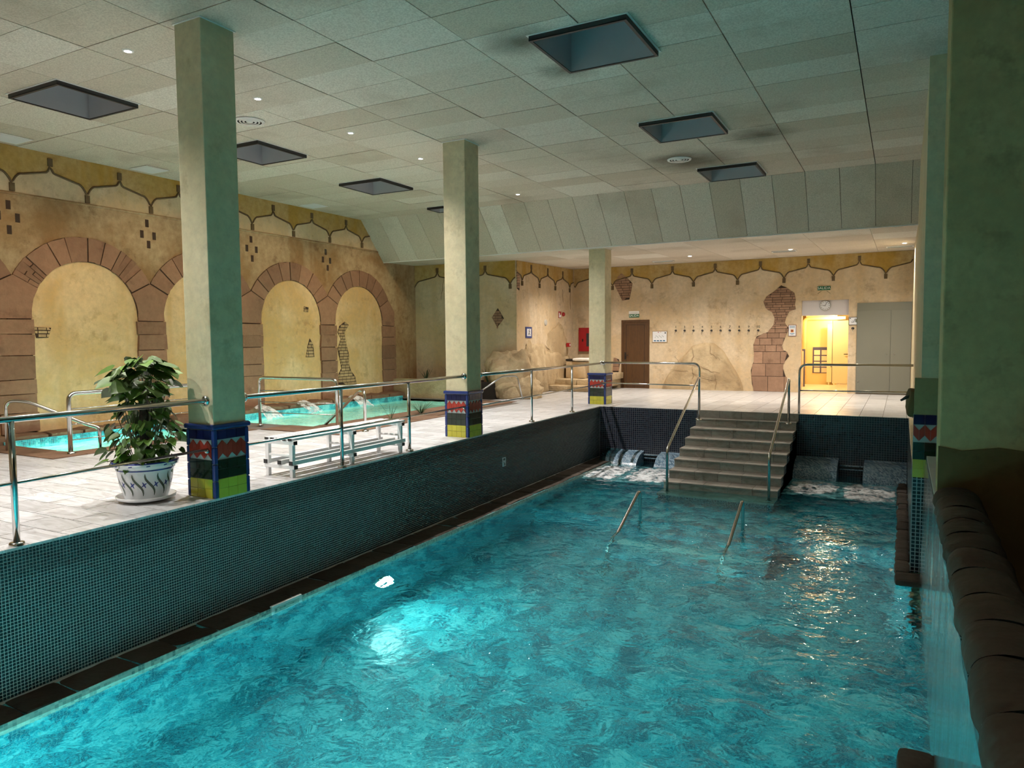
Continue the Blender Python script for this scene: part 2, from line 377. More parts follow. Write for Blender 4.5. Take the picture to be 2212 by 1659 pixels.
# brown upper plaster, one skin that follows the arch tops and runs down beside the last pier
ys = list(np.arange(3.0,16.3,.04))+[16.29]
bw = MB(); n = len(ys); vs = []
for y in ys: vs += [(LX+.012,y,max(outer(y)-.02, 2.2)),(LX+.012,y,3.93)]
bw.add(vs,[(2*i,2*i+2,2*i+3,2*i+1) for i in range(n-1)]); bw.box(LX-.01,LX+.012,16.29,17.35,-.05,3.93)
bw.build('upper_plaster', M['plaster_brown'], wl)
MB().tube([(LX+.012,3.0,3.94),(LX+.012,10,3.945),(LX+.012,17.3,3.93)],.022,8).build('ledge_moulding', M['plaster_brown'], wl)
MB().box(LX-.01,LX+.01,3.0,17.3,3.95,CZ).build('frieze_band', M['plaster_frieze'], wl)
def arc(c,r,a0,a1,n=6): return [(c+r*math.cos(math.radians(a0+(a1-a0)*k/n)), SPR+r*math.sin(math.radians(a0+(a1-a0)*k/n))) for k in range(n+1)]
def block(poly, shrink=.017, d=.035, name='stone_block', parent=wl, m=M['stone'], jitter=.006):
    cx = sum(p[0] for p in poly)/len(poly); cz = sum(p[1] for p in poly)/len(poly)
    q = []
    for y,z in poly:
        dy, dz = y-cx, z-cz; L = math.hypot(dy,dz) or 1
        q.append((y-dy/L*shrink+random.uniform(-jitter,jitter), z-dz/L*shrink+random.uniform(-jitter,jitter)))
    return MB().prism(q,'x',LX-.02,LX+d+random.uniform(-.006,.006)).build(name, m, parent)
AV = math.degrees(math.acos(1.2/RO))
for ci,c in enumerate(AC):
    edges = [AV]; k = 8; st = (180-2*AV)/k
    edges = [AV+st*i+(random.uniform(-2.5,2.5) if 0 < i < k else 0) for i in range(k+1)]
    for a0,a1 in zip(edges[:-1],edges[1:]):
        if c == 5.25 and a0 > 100: continue
        if c == 7.65 and a0 > 132:                 # worn brick courses low on the first arch
            for q in range(4):
                b0 = a0+(a1-a0)*q/4; b1 = a0+(a1-a0)*(q+1)/4
                for r0,r1 in ((RI,1.1),(1.1,RO)) if q%2 else ((RI,1.2),(1.2,RO)): block(arc(c,r1,b0,b1,2)+arc(c,r0,b1,b0,2), .008, .03, 'arch_brick')
            continue
        if c == 7.65 and 35 < a0 < 52:
            for q in range(4):
                b0 = a0+(a1-a0)*q/4; b1 = a0+(a1-a0)*(q+1)/4
                block(arc(c,RO,b0,b1,2)+arc(c,RI,b1,b0,2), .008, .03, 'arch_brick')
            continue
        block(arc(c,RO,a0,a1)+arc(c,RI,a1,a0))
# springers and piers
PB = [1.95,1.68,1.40,1.03,.78,.42,.08]
for i,c in enumerate(AC):
    yl = c+HW; yr = AC[i+1]-HW if i+1 < len(AC) else c+HW+.55
    mid = (yl+yr)/2
    if i+1 < len(AC): poly = [(mid, SPR+math.sqrt(RO*RO-1.2*1.2))]+arc(AC[i+1],RI,180-AV,180,5)+[(yr,PB[0]),(yl,PB[0])]+arc(c,RI,0,AV,5)
    else: poly = [(c+RO*math.cos(math.radians(AV)),SPR+RO*math.sin(math.radians(AV))),(yr,2.35),(yr,PB[0]),(yl,PB[0])]+arc(c,RI,0,AV,5)
    block(poly)
    zz = [z+random.uniform(-.05,.05) for z in PB]; zz[0] = PB[0]
    for z1,z0 in zip(zz[:-1],zz[1:]):
        block([(yl-random.uniform(0,.03),z0),(yr+random.uniform(0,.03),z0),(yr+random.uniform(0,.03),z1),(yl-random.uniform(0,.03),z1)], .01, .05)
MB().box(LX-.01,LX+.02,6.35,6.71,.0,2.0).build('joint_backing', M['joint'], wl)
for y0,y1 in ((8.60,9.10),(11.0,11.49),(13.39,13.87),(15.77,16.26)): MB().box(LX-.01,LX+.018,y0,y1,0,2.1).build('joint_backing', M['joint'], wl)
# dark ring backing behind the voussoirs
rb = MB()
for c in AC:
    p = arc(c,RO-.01,0,180,24)+arc(c,RI+.012,180,0,24); rb.prism([(y,z) for y,z in p],'x',LX-.01,LX+.014)
rb.build('arch_joint_backing', M['joint'], wl)
# small square putlog holes
for y,z in ((6.45,3.75),(6.58,3.56),(6.45,3.36),(6.3,3.57),(8.84,3.78),(8.73,3.57),(8.98,3.56),(8.86,3.39),(11.3,3.77),(11.44,3.56),(11.32,3.36),(11.18,3.57),(13.61,3.73),(13.51,3.54),(13.76,3.53),(13.67,3.35)):
    MB().box(LX-.01,LX+.016,y-.035,y+.035,z-.07,z+.07).build('wall_hole', M['joint'], wl)
# ---- ogee frieze: ochre field above a brown line, on any wall (u runs along it)
def ogee(peaks, per, zp, zv, u0, u1, ztop, P, parent, thick=.004):
    # P(u,z,d) -> point ; d outward
    def z(u):
        t_ = ((u-peaks)/per)%1.0; t_ = 1-t_ if t_ > .5 else t_; t_ *= 2   # 0 peak .. 1 valley
        a,b = zp-.10, zv+.12
        if t_ < .12: e = .34*(1-(1-t_/.12)**2)*1.0
        elif t_ < .72: e = .34+.22*((t_-.12)/.6)
        else: e = .56+.44*((t_-.72)/.28)**2.2
        e = .5*e+.5*(.5-.5*math.cos(PI*t_)) if False else e
        return a+(b-a)*e
    us = list(np.arange(u0,u1+1e-6,.03)); n = len(us); mb = MB(); vs = []
    zt = ztop if callable(ztop) else (lambda u: ztop)
    for u in us: vs += [P(u,z(u),thick+.012),P(u,zt(u),thick+.012)]
    mb.add(vs,[(2*i,2*i+2,2*i+3,2*i+1) for i in range(n-1)]); mb.build('ochre_field', M['ochre'], parent)
    MB().tube([P(u,z(u),thick+.015) for u in us],.017,6).build('ogee_line', M['bronze_line'], parent)
    k = math.ceil((u0-peaks)/per*2)
    while peaks+k*per/2 < u1:
        u = peaks+k*per/2; zz = zp-.06 if k%2 == 0 else zv+.06
        if u0+.05 < u < u1-.05:
            q = [P(u-.038,zz-.065,.0),P(u+.038,zz-.065,.0),P(u+.038,zz+.065,.0),P(u-.038,zz+.065,.0),P(u-.038,zz-.065,.035),P(u+.038,zz-.065,.035),P(u+.038,zz+.065,.035),P(u-.038,zz+.065,.035)]
            MB().add(q,[(0,3,2,1),(4,5,6,7),(0,1,5,4),(1,2,6,5),(2,3,7,6),(3,0,4,7)]).build('frieze_stub', M['bronze_line'], parent)
        k += 1
ogee(7.12,1.2075,4.60,3.98,3.0,15.3,CZ,lambda u,z,d:(LX+d,u,z),wl)
# ---- alcove walls: back piece (faces -Y) and side piece (faces +X)
A = (-12.48,17.3); B = (-9.32,17.62); Cc = (-9.45,FY)
def seg_wall(name, a, b, z0, z1, th, m):
    d = Vector((b[0]-a[0],b[1]-a[1])).normalized(); nrm = Vector((-d.y,d.x))*th
    z1a, z1b = (z1(a[1])+.05, z1(b[1])+.05)
    pts = [(a[0],a[1]),(b[0],b[1]),(b[0]+nrm.x,b[1]+nrm.y),(a[0]+nrm.x,a[1]+nrm.y)]
    vs = [(x,y,z0) for x,y in pts]+[(pts[0][0],pts[0][1],z1a),(pts[1][0],pts[1][1],z1b),(pts[2][0],pts[2][1],z1b),(pts[3][0],pts[3][1],z1a)]
    return struct(name, MB().add(vs,[(0,3,2,1),(4,5,6,7),(0,1,5,4),(1,2,6,5),(2,3,7,6),(3,0,4,7)]), m)
wab = seg_wall('wall_alcove_back', A, B, -.2, lowz, .25, M['plaster_cream'])
wbc = seg_wall('wall_alcove_side', B, Cc, -.2, lowz, .25, M['plaster_cream'])
_d = Vector((B[0]-A[0],B[1]-A[1])); LAB = _d.length; _d.normalize(); _n = Vector((_d.y,-_d.x))
ogee(.75,1.5,3.60,2.95,.0,LAB,3.71,lambda u,z,d:(A[0]+_d.x*u+_n.x*d, A[1]+_d.y*u+_n.y*d, z),wab)
_e = Vector((Cc[0]-B[0],Cc[1]-B[1])); LBC = _e.length; _e.normalize(); _m = Vector((_e.y,-_e.x))
def PBC(u,z,d): return (B[0]+_e.x*u+_m.x*d, B[1]+_e.y*u+_m.y*d, z)
ogee(.93,1.17,3.66,3.05,.0,LBC,lambda u:lowz(B[1]+u)-.005,PBC,wbc)
# ---- far wall with the opening to the changing room
wf = MB(); top = lowz(FY)+.08
wf.box(-9.6,-2.5,FY,FY+.25,-.2,top); wf.box(-2.5,-1.3,FY,FY+.25,2.57,top); wf.box(-1.3,.3,FY,FY+.25,-.2,top)
wf = struct('wall_far', wf, M['plaster_cream'])
ogee(-7.45,1.278,3.72,3.09,-9.4,.22,lowz(FY)-.005,lambda u,z,d:(u,FY-d,z),wf)
MB().box(-2.5,-1.3,FY+.10,FY+.16,2.15,2.58).build('lintel_panel', M['lilac_panel'], wf)
# ---- right wall beyond the pier, with its mosaic foot in the pool
wr = struct('wall_right', MB().box(.22,.6,9.62,22.05,0,CZ+.1).box(RX,.6,9.62,DY,BZ,0), M['column'])
MB().box(RX-.012,RX,9.62,DY,BZ,.0).build('mosaic_facing', M['mosaic_mid'], wr)
# ---- dark shell behind the camera and to the right
struct('wall_back', MB().box(-12.8,3.2,-1.8,-1.5,-.3,CZ+.1), M['plaster_cream'])
struct('wall_side', MB().box(2.9,3.2,-1.5,9.5,-3,CZ+.1).box(.6,3.2,9.3,9.5,-3,CZ+.1), M['concrete'])
struct('floor_service', MB().box(.6,3.0,1.5,9.4,-.9,-.8), M['concrete'])
# ---- near pier at the right edge
np_ = struct('pier_near', MB().box(.29,2.0,6.9,7.45,-.9,CZ+.05), M['pier'], bevel=.012)
MB().prism([(.282,.66),(.45,.63),(.7,.67),(1.0,.64),(1.4,.66),(2.0,.65),(2.0,-.88),(.56,-.88),(.56,.20),(.282,.20)],'y',6.888,6.9).build('damp_band', M['damp'], np_)
# ---- main ceiling: boards, cut round the skylight recesses
REC = [(-3.45,-2.42,6.87,7.90),(-3.43,-2.40,10.36,11.38),(-3.40,-2.37,13.66,14.68),(-9.93,-8.91,5.22,6.24),(-9.91,-8.89,8.25,9.28),(-9.93,-8.91,11.29,12.32),(-9.95,-8.93,14.36,14.86)]
def subtract(r, h):
    x0,x1,y0,y1 = r; a0,a1,b0,b1 = h
    if a0 >= x1 or a1 <= x0 or b0 >= y1 or b1 <= y0: return [r]
    out = []
    if b0 > y0: out.append((x0,x1,y0,b0))
    if b1 < y1: out.append((x0,x1,b1,y1))
    c0,c1 = max(y0,b0),min(y1,b1)
    if a0 > x0: out.append((x0,a0,c0,c1))
    if a1 < x1: out.append((a1,x1,c0,c1))
    return [q for q in out if q[1]-q[0] > .005 and q[3]-q[2] > .005]
roof = [(-12.7,3.2,-1.8,15.2)]
for h in REC: roof = [q for r in roof for q in subtract(r,h)]
cb = MB()
for x0,x1,y0,y1 in roof: cb.box(x0,x1,y0,y1,CZ+.03,CZ+.2)
ceil = struct('ceiling', cb, M['concrete'])
xs = [-5.30+1.2*k for k in range(-6,6)]
xs = [LX]+[x for x in xs if x > LX+.05]
ys = [6.62+.6*k for k in range(-8,14)]
ys = [y for y in ys if y < 14.9]+[14.95]
for x0,x1 in zip(xs[:-1],xs[1:]):
    for y0,y1 in zip(ys[:-1],ys[1:]):
        rs = [(x0+.006,x1-.006,y0+.0035,y1-.0035)]
        for h in REC: rs = [q for r in rs for q in subtract(r,h)]
        if not rs: continue
        b = MB(); dz = random.uniform(-.003,.003)
        for r in rs: b.box(r[0],r[1],r[2],r[3],CZ+dz,CZ+.025)
        b.build('ceiling_board', M['board'], ceil)
# ---- sloping bulkhead and low ceiling
Y0,Y1,Z1 = 14.95,15.85,3.67
bk = struct('ceiling_bulkhead', MB().prism([(Y0+.05,CZ+.03),(Y1+.05,Z1+.03),(Y1+.3,Z1+.3),(Y0+.3,CZ+.3)],'x',LX-.1,.5), M['concrete'])
sx = [-7.70+.6*k for k in range(-8,14)]; sx = [LX]+[x for x in sx if LX+.05 < x < .2]+[.3]
for x0,x1 in zip(sx[:-1],sx[1:]):
    MB().prism([(Y0,CZ),(Y1,Z1),(Y1+.03,Z1+.03),(Y0+.04,CZ+.02)],'x',x0+.004,x1-.004).build('bulkhead_board', M['board'], bk)
lc = struct('ceiling_low', MB().prism([(Y1,Z1+.03),(22.1,lowz(22.1)+.03),(22.1,lowz(22.1)+.2),(Y1,Z1+.2)],'x',LX-.1,.5), M['concrete'])
lx = [-9.29+1.24*k for k in range(-3,8)]; lx = [LX]+[x for x in lx if LX < x < .3]+[.3]
ly = [Y1,17.05,18.25,19.45,20.65,FY]
for x0,x1 in zip(lx[:-1],lx[1:]):
    for y0,y1 in zip(ly[:-1],ly[1:]):
        MB().prism([(y0+.002,lowz(y0)),(y1-.002,lowz(y1)),(y1-.002,lowz(y1)+.03),(y0+.002,lowz(y0)+.03)],'x',x0+.003,x1-.003).build('ceiling_board', M['board'], lc)
MB().box(LX,.3,Y1-.004,Y1+.03,Z1-.015,Z1+.01).build('bulkhead_edge', M['white'], bk)
# ---- pool shell
ps = MB()
ps.prism([(ex(.4)-.25,.4),(ex(.4),.4),(ex(DY),DY),(ex(DY)-.25,DY)],'z',BZ,-.02)
pool_l = struct('wall_pool_left', ps, M['grout_light'])
pitch = .0265; nv = int(1.15/pitch); nu = int((DY-1.9)/pitch); g = .0048
yy = 1.9+np.arange(nu)*pitch; zz = -.018-np.arange(nv)*pitch
Y,Z = np.meshgrid(yy,zz); Y = Y.ravel(); Z = Z.ravel(); N = len(Y)
a0,a1,c0,c1 = Y+g/2,Y+pitch-g/2,Z-pitch+g/2,Z-g/2
X0 = -5.985-.0125*(Y-3.0); X1 = X0+.0035
cor = np.zeros((N,8,3)); 
for i,(yv,zv,xv) in enumerate(((a0,c0,X0),(a1,c0,X0),(a1,c1,X0),(a0,c1,X0),(a0+.0012,c0+.0012,X1),(a1-.0012,c0+.0012,X1),(a1-.0012,c1-.0012,X1),(a0+.0012,c1-.0012,X1))):
    cor[:,i,0] = xv; cor[:,i,1] = yv; cor[:,i,2] = zv
fc = np.array([(4,5,6,7),(0,1,5,4),(1,2,6,5),(2,3,7,6),(3,0,4,7)]); F = (np.arange(N)[:,None,None]*8+fc[None]).reshape(-1,4)
me = bpy.data.meshes.new('mosaic_tiles'); me.vertices.add(N*8); me.vertices.foreach_set('co',cor.ravel())
me.loops.add(F.size); me.loops.foreach_set('vertex_index',F.ravel().astype(np.int32)); me.polygons.add(len(F)); me.polygons.foreach_set('loop_start',np.arange(0,F.size,4,dtype=np.int32))
try: me.polygons.foreach_set('loop_total',np.full(len(F),4,dtype=np.int32))
except Exception: pass
me.update(calc_edges=True); me.validate(); me.materials.append(M['tile_dark'])
tag(link(bpy.data.objects.new('mosaic_tiles',me),pool_l),kind='stuff')
MB().prism([(ex(1.5)-.02,1.5),(ex(1.5)+.004,1.5),(ex(DY)+.004,DY),(ex(DY)-.02,DY)],'z',-.024,-.004).build('deck_nosing', M['white'], pool_l)
CX = -5.66
pl2 = struct('wall_pool_basin', MB().prism([(ex(.4),.4),(CX,.4),(CX,DY),(ex(DY),DY)],'z',BZ,KZ-.012).box(CX,.25,.4,.5,BZ,-.01).box(.05,.2,.5,5.36,BZ,KZ-.04).box(-.005,RX,9.1,DY,BZ,KZ-.04), M['pool_wall'])
MB().box(CX-.002,CX+.004,.5,DY,-1.30,KZ-.008).build('waterline_band',M['band'],pl2)
struct('floor_pool', MB().box(-6.2,.6,.3,16,BZ-.2,BZ), M['pool_floor'])
pf = struct('wall_pool_far', MB().box(-6.3,.3,DY,DY+.2,BZ,-.012), M['mosaic_far'])
# shallow shelf at the far end with steps going down from it
sh = struct('floor_pool_shelf', MB().box(CX,RX,11.3,DY,BZ,-1.95).box(-3.9,-1.6,10.9,11.3,BZ,-2.15).box(-3.9,-1.6,10.5,10.9,BZ,-2.35).box(-3.9,-1.6,10.1,10.5,BZ,-2.55), M['pool_floor'])
# wet wall on the right with its water film
ww = struct('wall_wet', MB().box(.27,.56,.4,9.3,BZ,.22), M['grout_light'])
MB().box(.262,.27,.5,9.3,BZ,.2).build('mosaic_facing', M['mosaic_mid'], ww)
# ================================================================== OBJECTS
# ---- stones with a rough rounded surface
def stone(x0,x1,y0,y1,z0,z1,name,m,parent=None,rnd=.05,amp=.012,nx=5,ny=7,nz=3,seed=0):
    mb = MB(); hx,hy,hz = (x1-x0)/2,(y1-y0)/2,(z1-z0)/2; cx,cy,cz = (x0+x1)/2,(y0+y1)/2,(z0+z1)/2
    r = min(rnd,hx*.95,hy*.95,hz*.95)
    def P(a,b,c):
        p = Vector((a*hx,b*hy,c*hz)); q = Vector((max(-hx+r,min(hx-r,p.x)),max(-hy+r,min(hy-r,p.y)),max(-hz+r,min(hz-r,p.z)))); d = p-q
        if d.length > 1e-6: p = q+d.normalized()*r
        w_ = Vector((cx,cy,cz))+p
        return w_+Vector((noise.noise(w_*4+Vector((seed,0,0))),noise.noise(w_*4+Vector((0,seed,5))),noise.noise(w_*5+Vector((3,0,seed)))))*amp
    L = lambda n:[-1+2*i/n for i in range(n+1)]
    def face(f,nu,nv): mb.grid(lambda u,v:P(*f(-1+2*u,-1+2*v)),nu,nv)
    face(lambda u,v:(u,v,1),nx,ny); face(lambda u,v:(v,u,-1),ny,nx)
    face(lambda u,v:(1,u,v),ny,nz); face(lambda u,v:(-1,v,u),nz,ny); face(lambda u,v:(v,1,u),nz,nx); face(lambda u,v:(u,-1,v),nx,nz)
    return mb.build(name,m,parent)
# ---- left coping stones along the pool
random.seed(11)
cop = thing('pool_coping','dark irregular stone coping along the foot of the teal mosaic wall','coping',(CX-.1,2,KZ))
cop.location = (0,0,0)
y = .5; k = 0
while y < DY-.1:
    L = random.uniform(.38,.62); y2 = min(y+L,DY)
    stone(ex(y)-.01,CX-.012+random.uniform(-.012,.012),y+.004,y2-.004,KZ-.035,KZ+random.uniform(-.004,.008),'coping_stone',M['coping'],cop,.03,.012,5,7,2,k); y = y2; k += 1
sk = thing('skimmer','pale framed skimmer mouth under the coping on the left pool wall','skimmer')
fr = MB(); fr.box(CX-.02,CX+.012,5.25,5.28,-1.29,-1.16).box(CX-.02,CX+.012,5.64,5.67,-1.29,-1.16).box(CX-.02,CX+.012,5.28,5.64,-1.185,-1.16).box(CX-.02,CX+.012,5.28,5.64,-1.29,-1.265)
fr.build('frame',M['white'],sk); MB().box(CX-.02,CX+.002,5.28,5.64,-1.265,-1.185).build('flap',basic('skimmer_flap',(.16,.22,.14),.4),sk)
# right coping strips
cr = thing('pool_coping','dark carved stone coping round the foot of the tiled end pier','coping')
y = 9.05; k = 50
while y < DY-.1:
    y2 = min(y+random.uniform(.4,.55),DY)
    stone(-.02+random.uniform(-.01,.01),(.30 if k == 50 else RX-.005),y+.003,y2-.003,KZ-.1,KZ+random.uniform(0,.01),'coping_stone',M['coping'],cr,.04,.016,5,7,2,k); y = y2; k += 1
c2 = thing('pool_coping','dark coping block at the bottom right corner of the pool','coping')
y = 5.36
for k in range(9): stone(.03,.26,y-.5,y-.004,KZ-.1,KZ+.01,'coping_stone',M['coping'],c2,.04,.014,5,7,2,80+k); y -= .5
# stone cap of the wet wall
cw = thing('stone_coping','dark rounded stone cap running along the top of the wet wall','coping')
y = 6.9; k = 0
while y > .6:
    L = random.uniform(.36,.5); mbs = MB(); sd = k*3.1
    def cap(u,v):
        a = PI*v; yy = y-L*.012-(L*.985)*u; bul = 1-.10*abs(2*u-1)**4
        p = Vector((.415-math.cos(a)*.165*bul, yy, .22+math.sin(a)**.7*.12*bul)); return p+Vector((noise.noise(p*5),0,noise.noise(p*6+Vector((sd,0,0)))))*.014
    mbs.grid(cap,8,14); mbs.build('cap_stone',M['coping'],cw); y -= L; k += 1
# ---- columns
def tilebase(par, x0,x1,y0,y1, faces):
    # coloured tile skirt, z 0 .. .745
    core = MB().box(x0+.012,x1-.012,y0+.012,y1-.012,0,.70).build('base_core',M['pale'],par)
    tw = .047                                     # corner trim
    def F(face):
        if face == 'f': return (x0+tw,x1-tw,lambda a,b,d:(a,y0+.012-d,b),'y')
        return (y0+tw,y1-tw,lambda a,b,d:(x1-.012+d,a,b),'x')
    for face in faces:
        a0,a1,P,_ = F(face); n = max(3,round((a1-a0)/.1)); st = (a1-a0)/n
        def rect(u0,u1,z0,z1,m,nm,d=.012,g=.0016):
            q = [P(u0+g,z0+g,0),P(u1-g,z0+g,0),P(u1-g,z1-g,0),P(u0+g,z1-g,0),P(u0+g,z0+g,d),P(u1-g,z0+g,d),P(u1-g,z1-g,d),P(u0+g,z1-g,d)]
            return MB().add(q,[(0,3,2,1),(4,5,6,7),(0,1,5,4),(1,2,6,5),(2,3,7,6),(3,0,4,7)]).build(nm,m,par)
        for i in range(n):
            u0,u1 = a0+i*st,a0+(i+1)*st
            for r in range(2):
                rect(u0,u1,.0965*r,.0965*(r+1),M['yellow'],'yellow_tile'); rect(u0,u1,.195+.0965*r,.195+.0965*(r+1),M['green'],'green_tile')
            rect(u0,u1,.59,.685,M['navy'],'navy_tile')
        h = st/2; m_ = 2*n                         # zigzag of slanted red tiles
        for i in range(m_):
            u0,u1 = a0+i*h,a0+(i+1)*h; zl = (.45,.398) if i%2 == 0 else (.398,.45); zl = (zl[1],zl[0]); hh = .13
            q = [(u0,zl[0]),(u1,zl[1]),(u1,zl[1]+hh),(u0,zl[0]+hh)]; g = .0012
            vs = [P(a,b,0) for a,b in q]+[P(a+(g if j in (0,3) else -g),b+(g if j < 2 else -g),.013) for j,(a,b) in enumerate(q)]
            MB().add(vs,[(0,3,2,1),(4,5,6,7),(0,1,5,4),(1,2,6,5),(2,3,7,6),(3,0,4,7)]).build('red_tile',M['red'],par)
    cs = {(x0,y0),(x1,y0),(x1,y1)} if len(faces) == 2 else {(x0,y0),(x1,y0)}
    for cx_,cy_ in cs:
        for r in range(4):
            sx_ = 1 if cx_ == x0 else -1; sy_ = 1 if cy_ == y0 else -1
            MB().box(min(cx_,cx_+sx_*tw),max(cx_,cx_+sx_*tw),min(cy_,cy_+sy_*tw),max(cy_,cy_+sy_*tw),.172*r+.001,.172*(r+1)-.001).build('corner_trim',M['blue'],par,.012)
    MB().box(x0-.018,x1+.018,y0-.018,y1+.018,.69,.745).build('base_moulding',M['blue'],par,.02)
def column(name,label,x0,x1,y0,y1,zt,faces=('f','s')):
    c = thing(name,label,'column',((x0+x1)/2,(y0+y1)/2,0)); par = c
    ox,oy = c.location.x,c.location.y; x0-=ox; x1-=ox; y0-=oy; y1-=oy
    i = .02
    MB().box(x0+i,x1-i,y0+i,y1-i,0,zt).build('shaft',M['column'],c,.008)
    MB().box(x0+i-.015,x1-i+.015,y0+i-.015,y1-i+.015,zt-.012,zt-.001).build('ceiling_trim',M['white'],c)
    tilebase(c,x0,x1,y0,y1,faces); return c
column('column','square plaster column beside the potted plant, with coloured tile base',-6.40,-5.985,4.88,5.32,CZ)
column('column','square plaster column between the slatted bench and the far railing, coloured tile base',-6.505,-6.06,9.78,10.24,CZ)
column('column','square plaster column at the pool corner near the brown door, coloured tile base',-6.60,-6.15,16.10,16.55,lowz(16.3))
# end pier on the right with a tile band and mosaic foot
ep = thing('end_pier','tall pier at the right pool edge with coloured tile band above dark mosaic','pier',(.4,9.58,KZ))
ep.location = (0,0,0)
MB().box(.205,.60,9.56,9.66,1.08,CZ).build('shaft',M['column'],ep); MB().box(.14,.60,9.545,9.66,.66,1.08).build('lower_shaft',plaster('damp_column_plaster',(.34,.28,.14),(.28,.23,.11),(.16,.12,.06),.5),ep)
MB().box(RX-.015,.6,9.535,9.66,KZ-.02,-.07).build('mosaic_foot',M['mosaic_mid'],ep)
MB().box(RX-.015,.6,9.55,9.66,-.07,.66).build('band_core',M['pale'],ep)
for (z0,z1,m,nm,rows) in ((-.07,.14,'yellow','yellow_tile',2),(.14,.34,'green','green_tile',2),(.545,.66,'navy','navy_tile',1)):
    for i in range(3):
        for r in range(rows):
            a = RX-.013+.115*i; zz0 = z0+(z1-z0)/rows*r; MB().box(a,a+.113,9.537,9.552,zz0+.001,z0+(z1-z0)/rows*(r+1)-.001).build(nm,M[m],ep)
for i in range(6):
    u0 = RX-.013+.0575*i; u1 = u0+.0575; a,b = (.42,.355) if i%2 else (.355,.42); a,b = b,a
    MB().prism([(u0+.001,a),(u1-.001,b),(u1-.001,b+.125),(u0+.001,a+.125)],'y',9.536,9.552).build('red_tile',M['red'],ep)
MB().box(.145,.21,9.66,10.1,.1,.75).build('broken_plaster',M['damp'],ep,.03)
stone(.06,.2,9.7,10.0,.62,.95,'rough_edge',M['damp'],ep,.06,.05,4,4,4,3)
MB().tube([(.14,9.8,.86),(.06,9.78,.84),(.0,9.76,.80)],[.03,.02,.012],8).build('spout',M['black'],ep)
# ---- deck railings
def post(mb_parent,x,y,z0,z1,r=.024):
    p = MB().tube([(x,y,z0),(x,y,z1)],r,12).build('post',M['chrome'],mb_parent)
    MB().lathe([(.001,.028),(.05,.026),(.056,.014),(.056,.0)],(x,y,z0),20).build('post_flange',M['chrome'],mb_parent)
def flange(x,y,z,parent,ax='y',r=.052,sgn=1):
    MB().lathe([(.001,-.02*sgn),(r*.6,-.018*sgn),(r,-.004*sgn),(r,.012*sgn),(.001,.012*sgn)],(x,y,z),18,ax).build('wall_flange',M['chrome'],parent)
def rx(y): return ex(y)-.045
def railing(label,y0,y1,posts,end0,end1,zt=.985,zl=.48):
    r = thing('deck_railing',label,'railing')
    MB().tube([(rx(y0),y0,zt),(rx(y1),y1,zt)],.026,14).build('top_rail',M['chrome'],r); MB().tube([(rx(y0),y0,zl),(rx(y1),y1,zl+.02)],.013,10).build('lower_rail',M['chrome'],r)
    for y in posts: post(r,rx(y),y,0,zt)
    if end0: flange(rx(y0),y0+.012,zt,r,'y',.052,-1); flange(rx(y0),y0+.008,zl,r,'y',.024,-1)
    if end1: flange(rx(y1),y1-.012,zt,r); flange(rx(y1),y1-.008,zl,r,'y',.024)
railing('steel deck railing nearest the camera, running behind the potted plant to the column',1.6,4.86,(3.06,),False,True)
railing('steel deck railing in front of the white slatted bench between two columns',5.32,9.76,(6.84,8.26),True,True)
railing('steel deck railing beside the sculpted rocks, ending at the pool corner column',10.24,16.08,(12.2,14.16),True,True)
# far railings either side of the pool stairs
fr1 = thing('deck_railing','dark steel railing left of the pool stairs, in front of the painted rock','railing')
MB().tube(fillet([(-6.15,15.78,1.005),(-3.86,15.78,1.005),(-3.86,15.78,0)],.16,8),.024,12).build('top_rail',M['chrome'],fr1)
MB().tube([(-6.15,15.78,.54),(-3.86,15.78,.52)],.015,10).build('lower_rail',M['chrome'],fr1); flange(-6.13,15.78,1.005,fr1,'x',.052,-1)
fr2 = thing('deck_railing','dark steel railing right of the pool stairs, in front of the grey cabinet','railing')
MB().tube(fillet([(.2,15.78,1.0),(-1.83,15.78,1.0),(-1.83,15.78,0)],.16,8),.024,12).build('top_rail',M['chrome'],fr2)
MB().tube([(.2,15.78,.49),(-1.83,15.78,.47)],.015,10).build('lower_rail',M['chrome'],fr2)
# ---- pool stairs
st = thing('pool_stairs','grey marble stairs leading down into the pool between two handrails','stairs',(-2.85,15.65,-1.3)); st.location = (0,0,0)
ny = [15.45,14.98,14.58,14.17,13.80,13.44,13.08,12.66]; rz = .157; X0s,X1s = -3.86,-1.84
core = MB()
for k,yn in enumerate(ny):
    z1 = -rz*(k+1)-.022
    core.box(X0s+.01,X1s-.01,yn+.03,DY,z1-.35 if k < 7 else -1.9,z1)
core.build('stair_core',M['mosaic_mid'],st)
random.seed(5)
prev = DY
for k,yn in enumerate(ny):
    z = -rz*(k+1); edges = [X0s]; xx = X0s+random.uniform(.3,.5)
    while xx < X1s-.15: edges.append(xx); xx += .43
    edges.append(X1s)
    back = DY if k == 0 else ny[k-1]+.03
    for a,b in zip(edges[:-1],edges[1:]):
        MB().box(a+.003,b-.003,yn,back,z-.022,z).build('tread_slab',M['step'],st)
        MB().box(a+.003,b-.003,yn+.02,yn+.035,z-rz+.0,z-.023).build('riser_slab',M['step'],st)
edges = [X0s-.02,-3.4,-2.95,-2.5,-2.05,X1s+.02]
for a,b in zip(edges[:-1],edges[1:]): MB().box(a+.003,b-.003,DY-.02,DY-.002,-rz,-.004).build('riser_slab',M['step'],st)
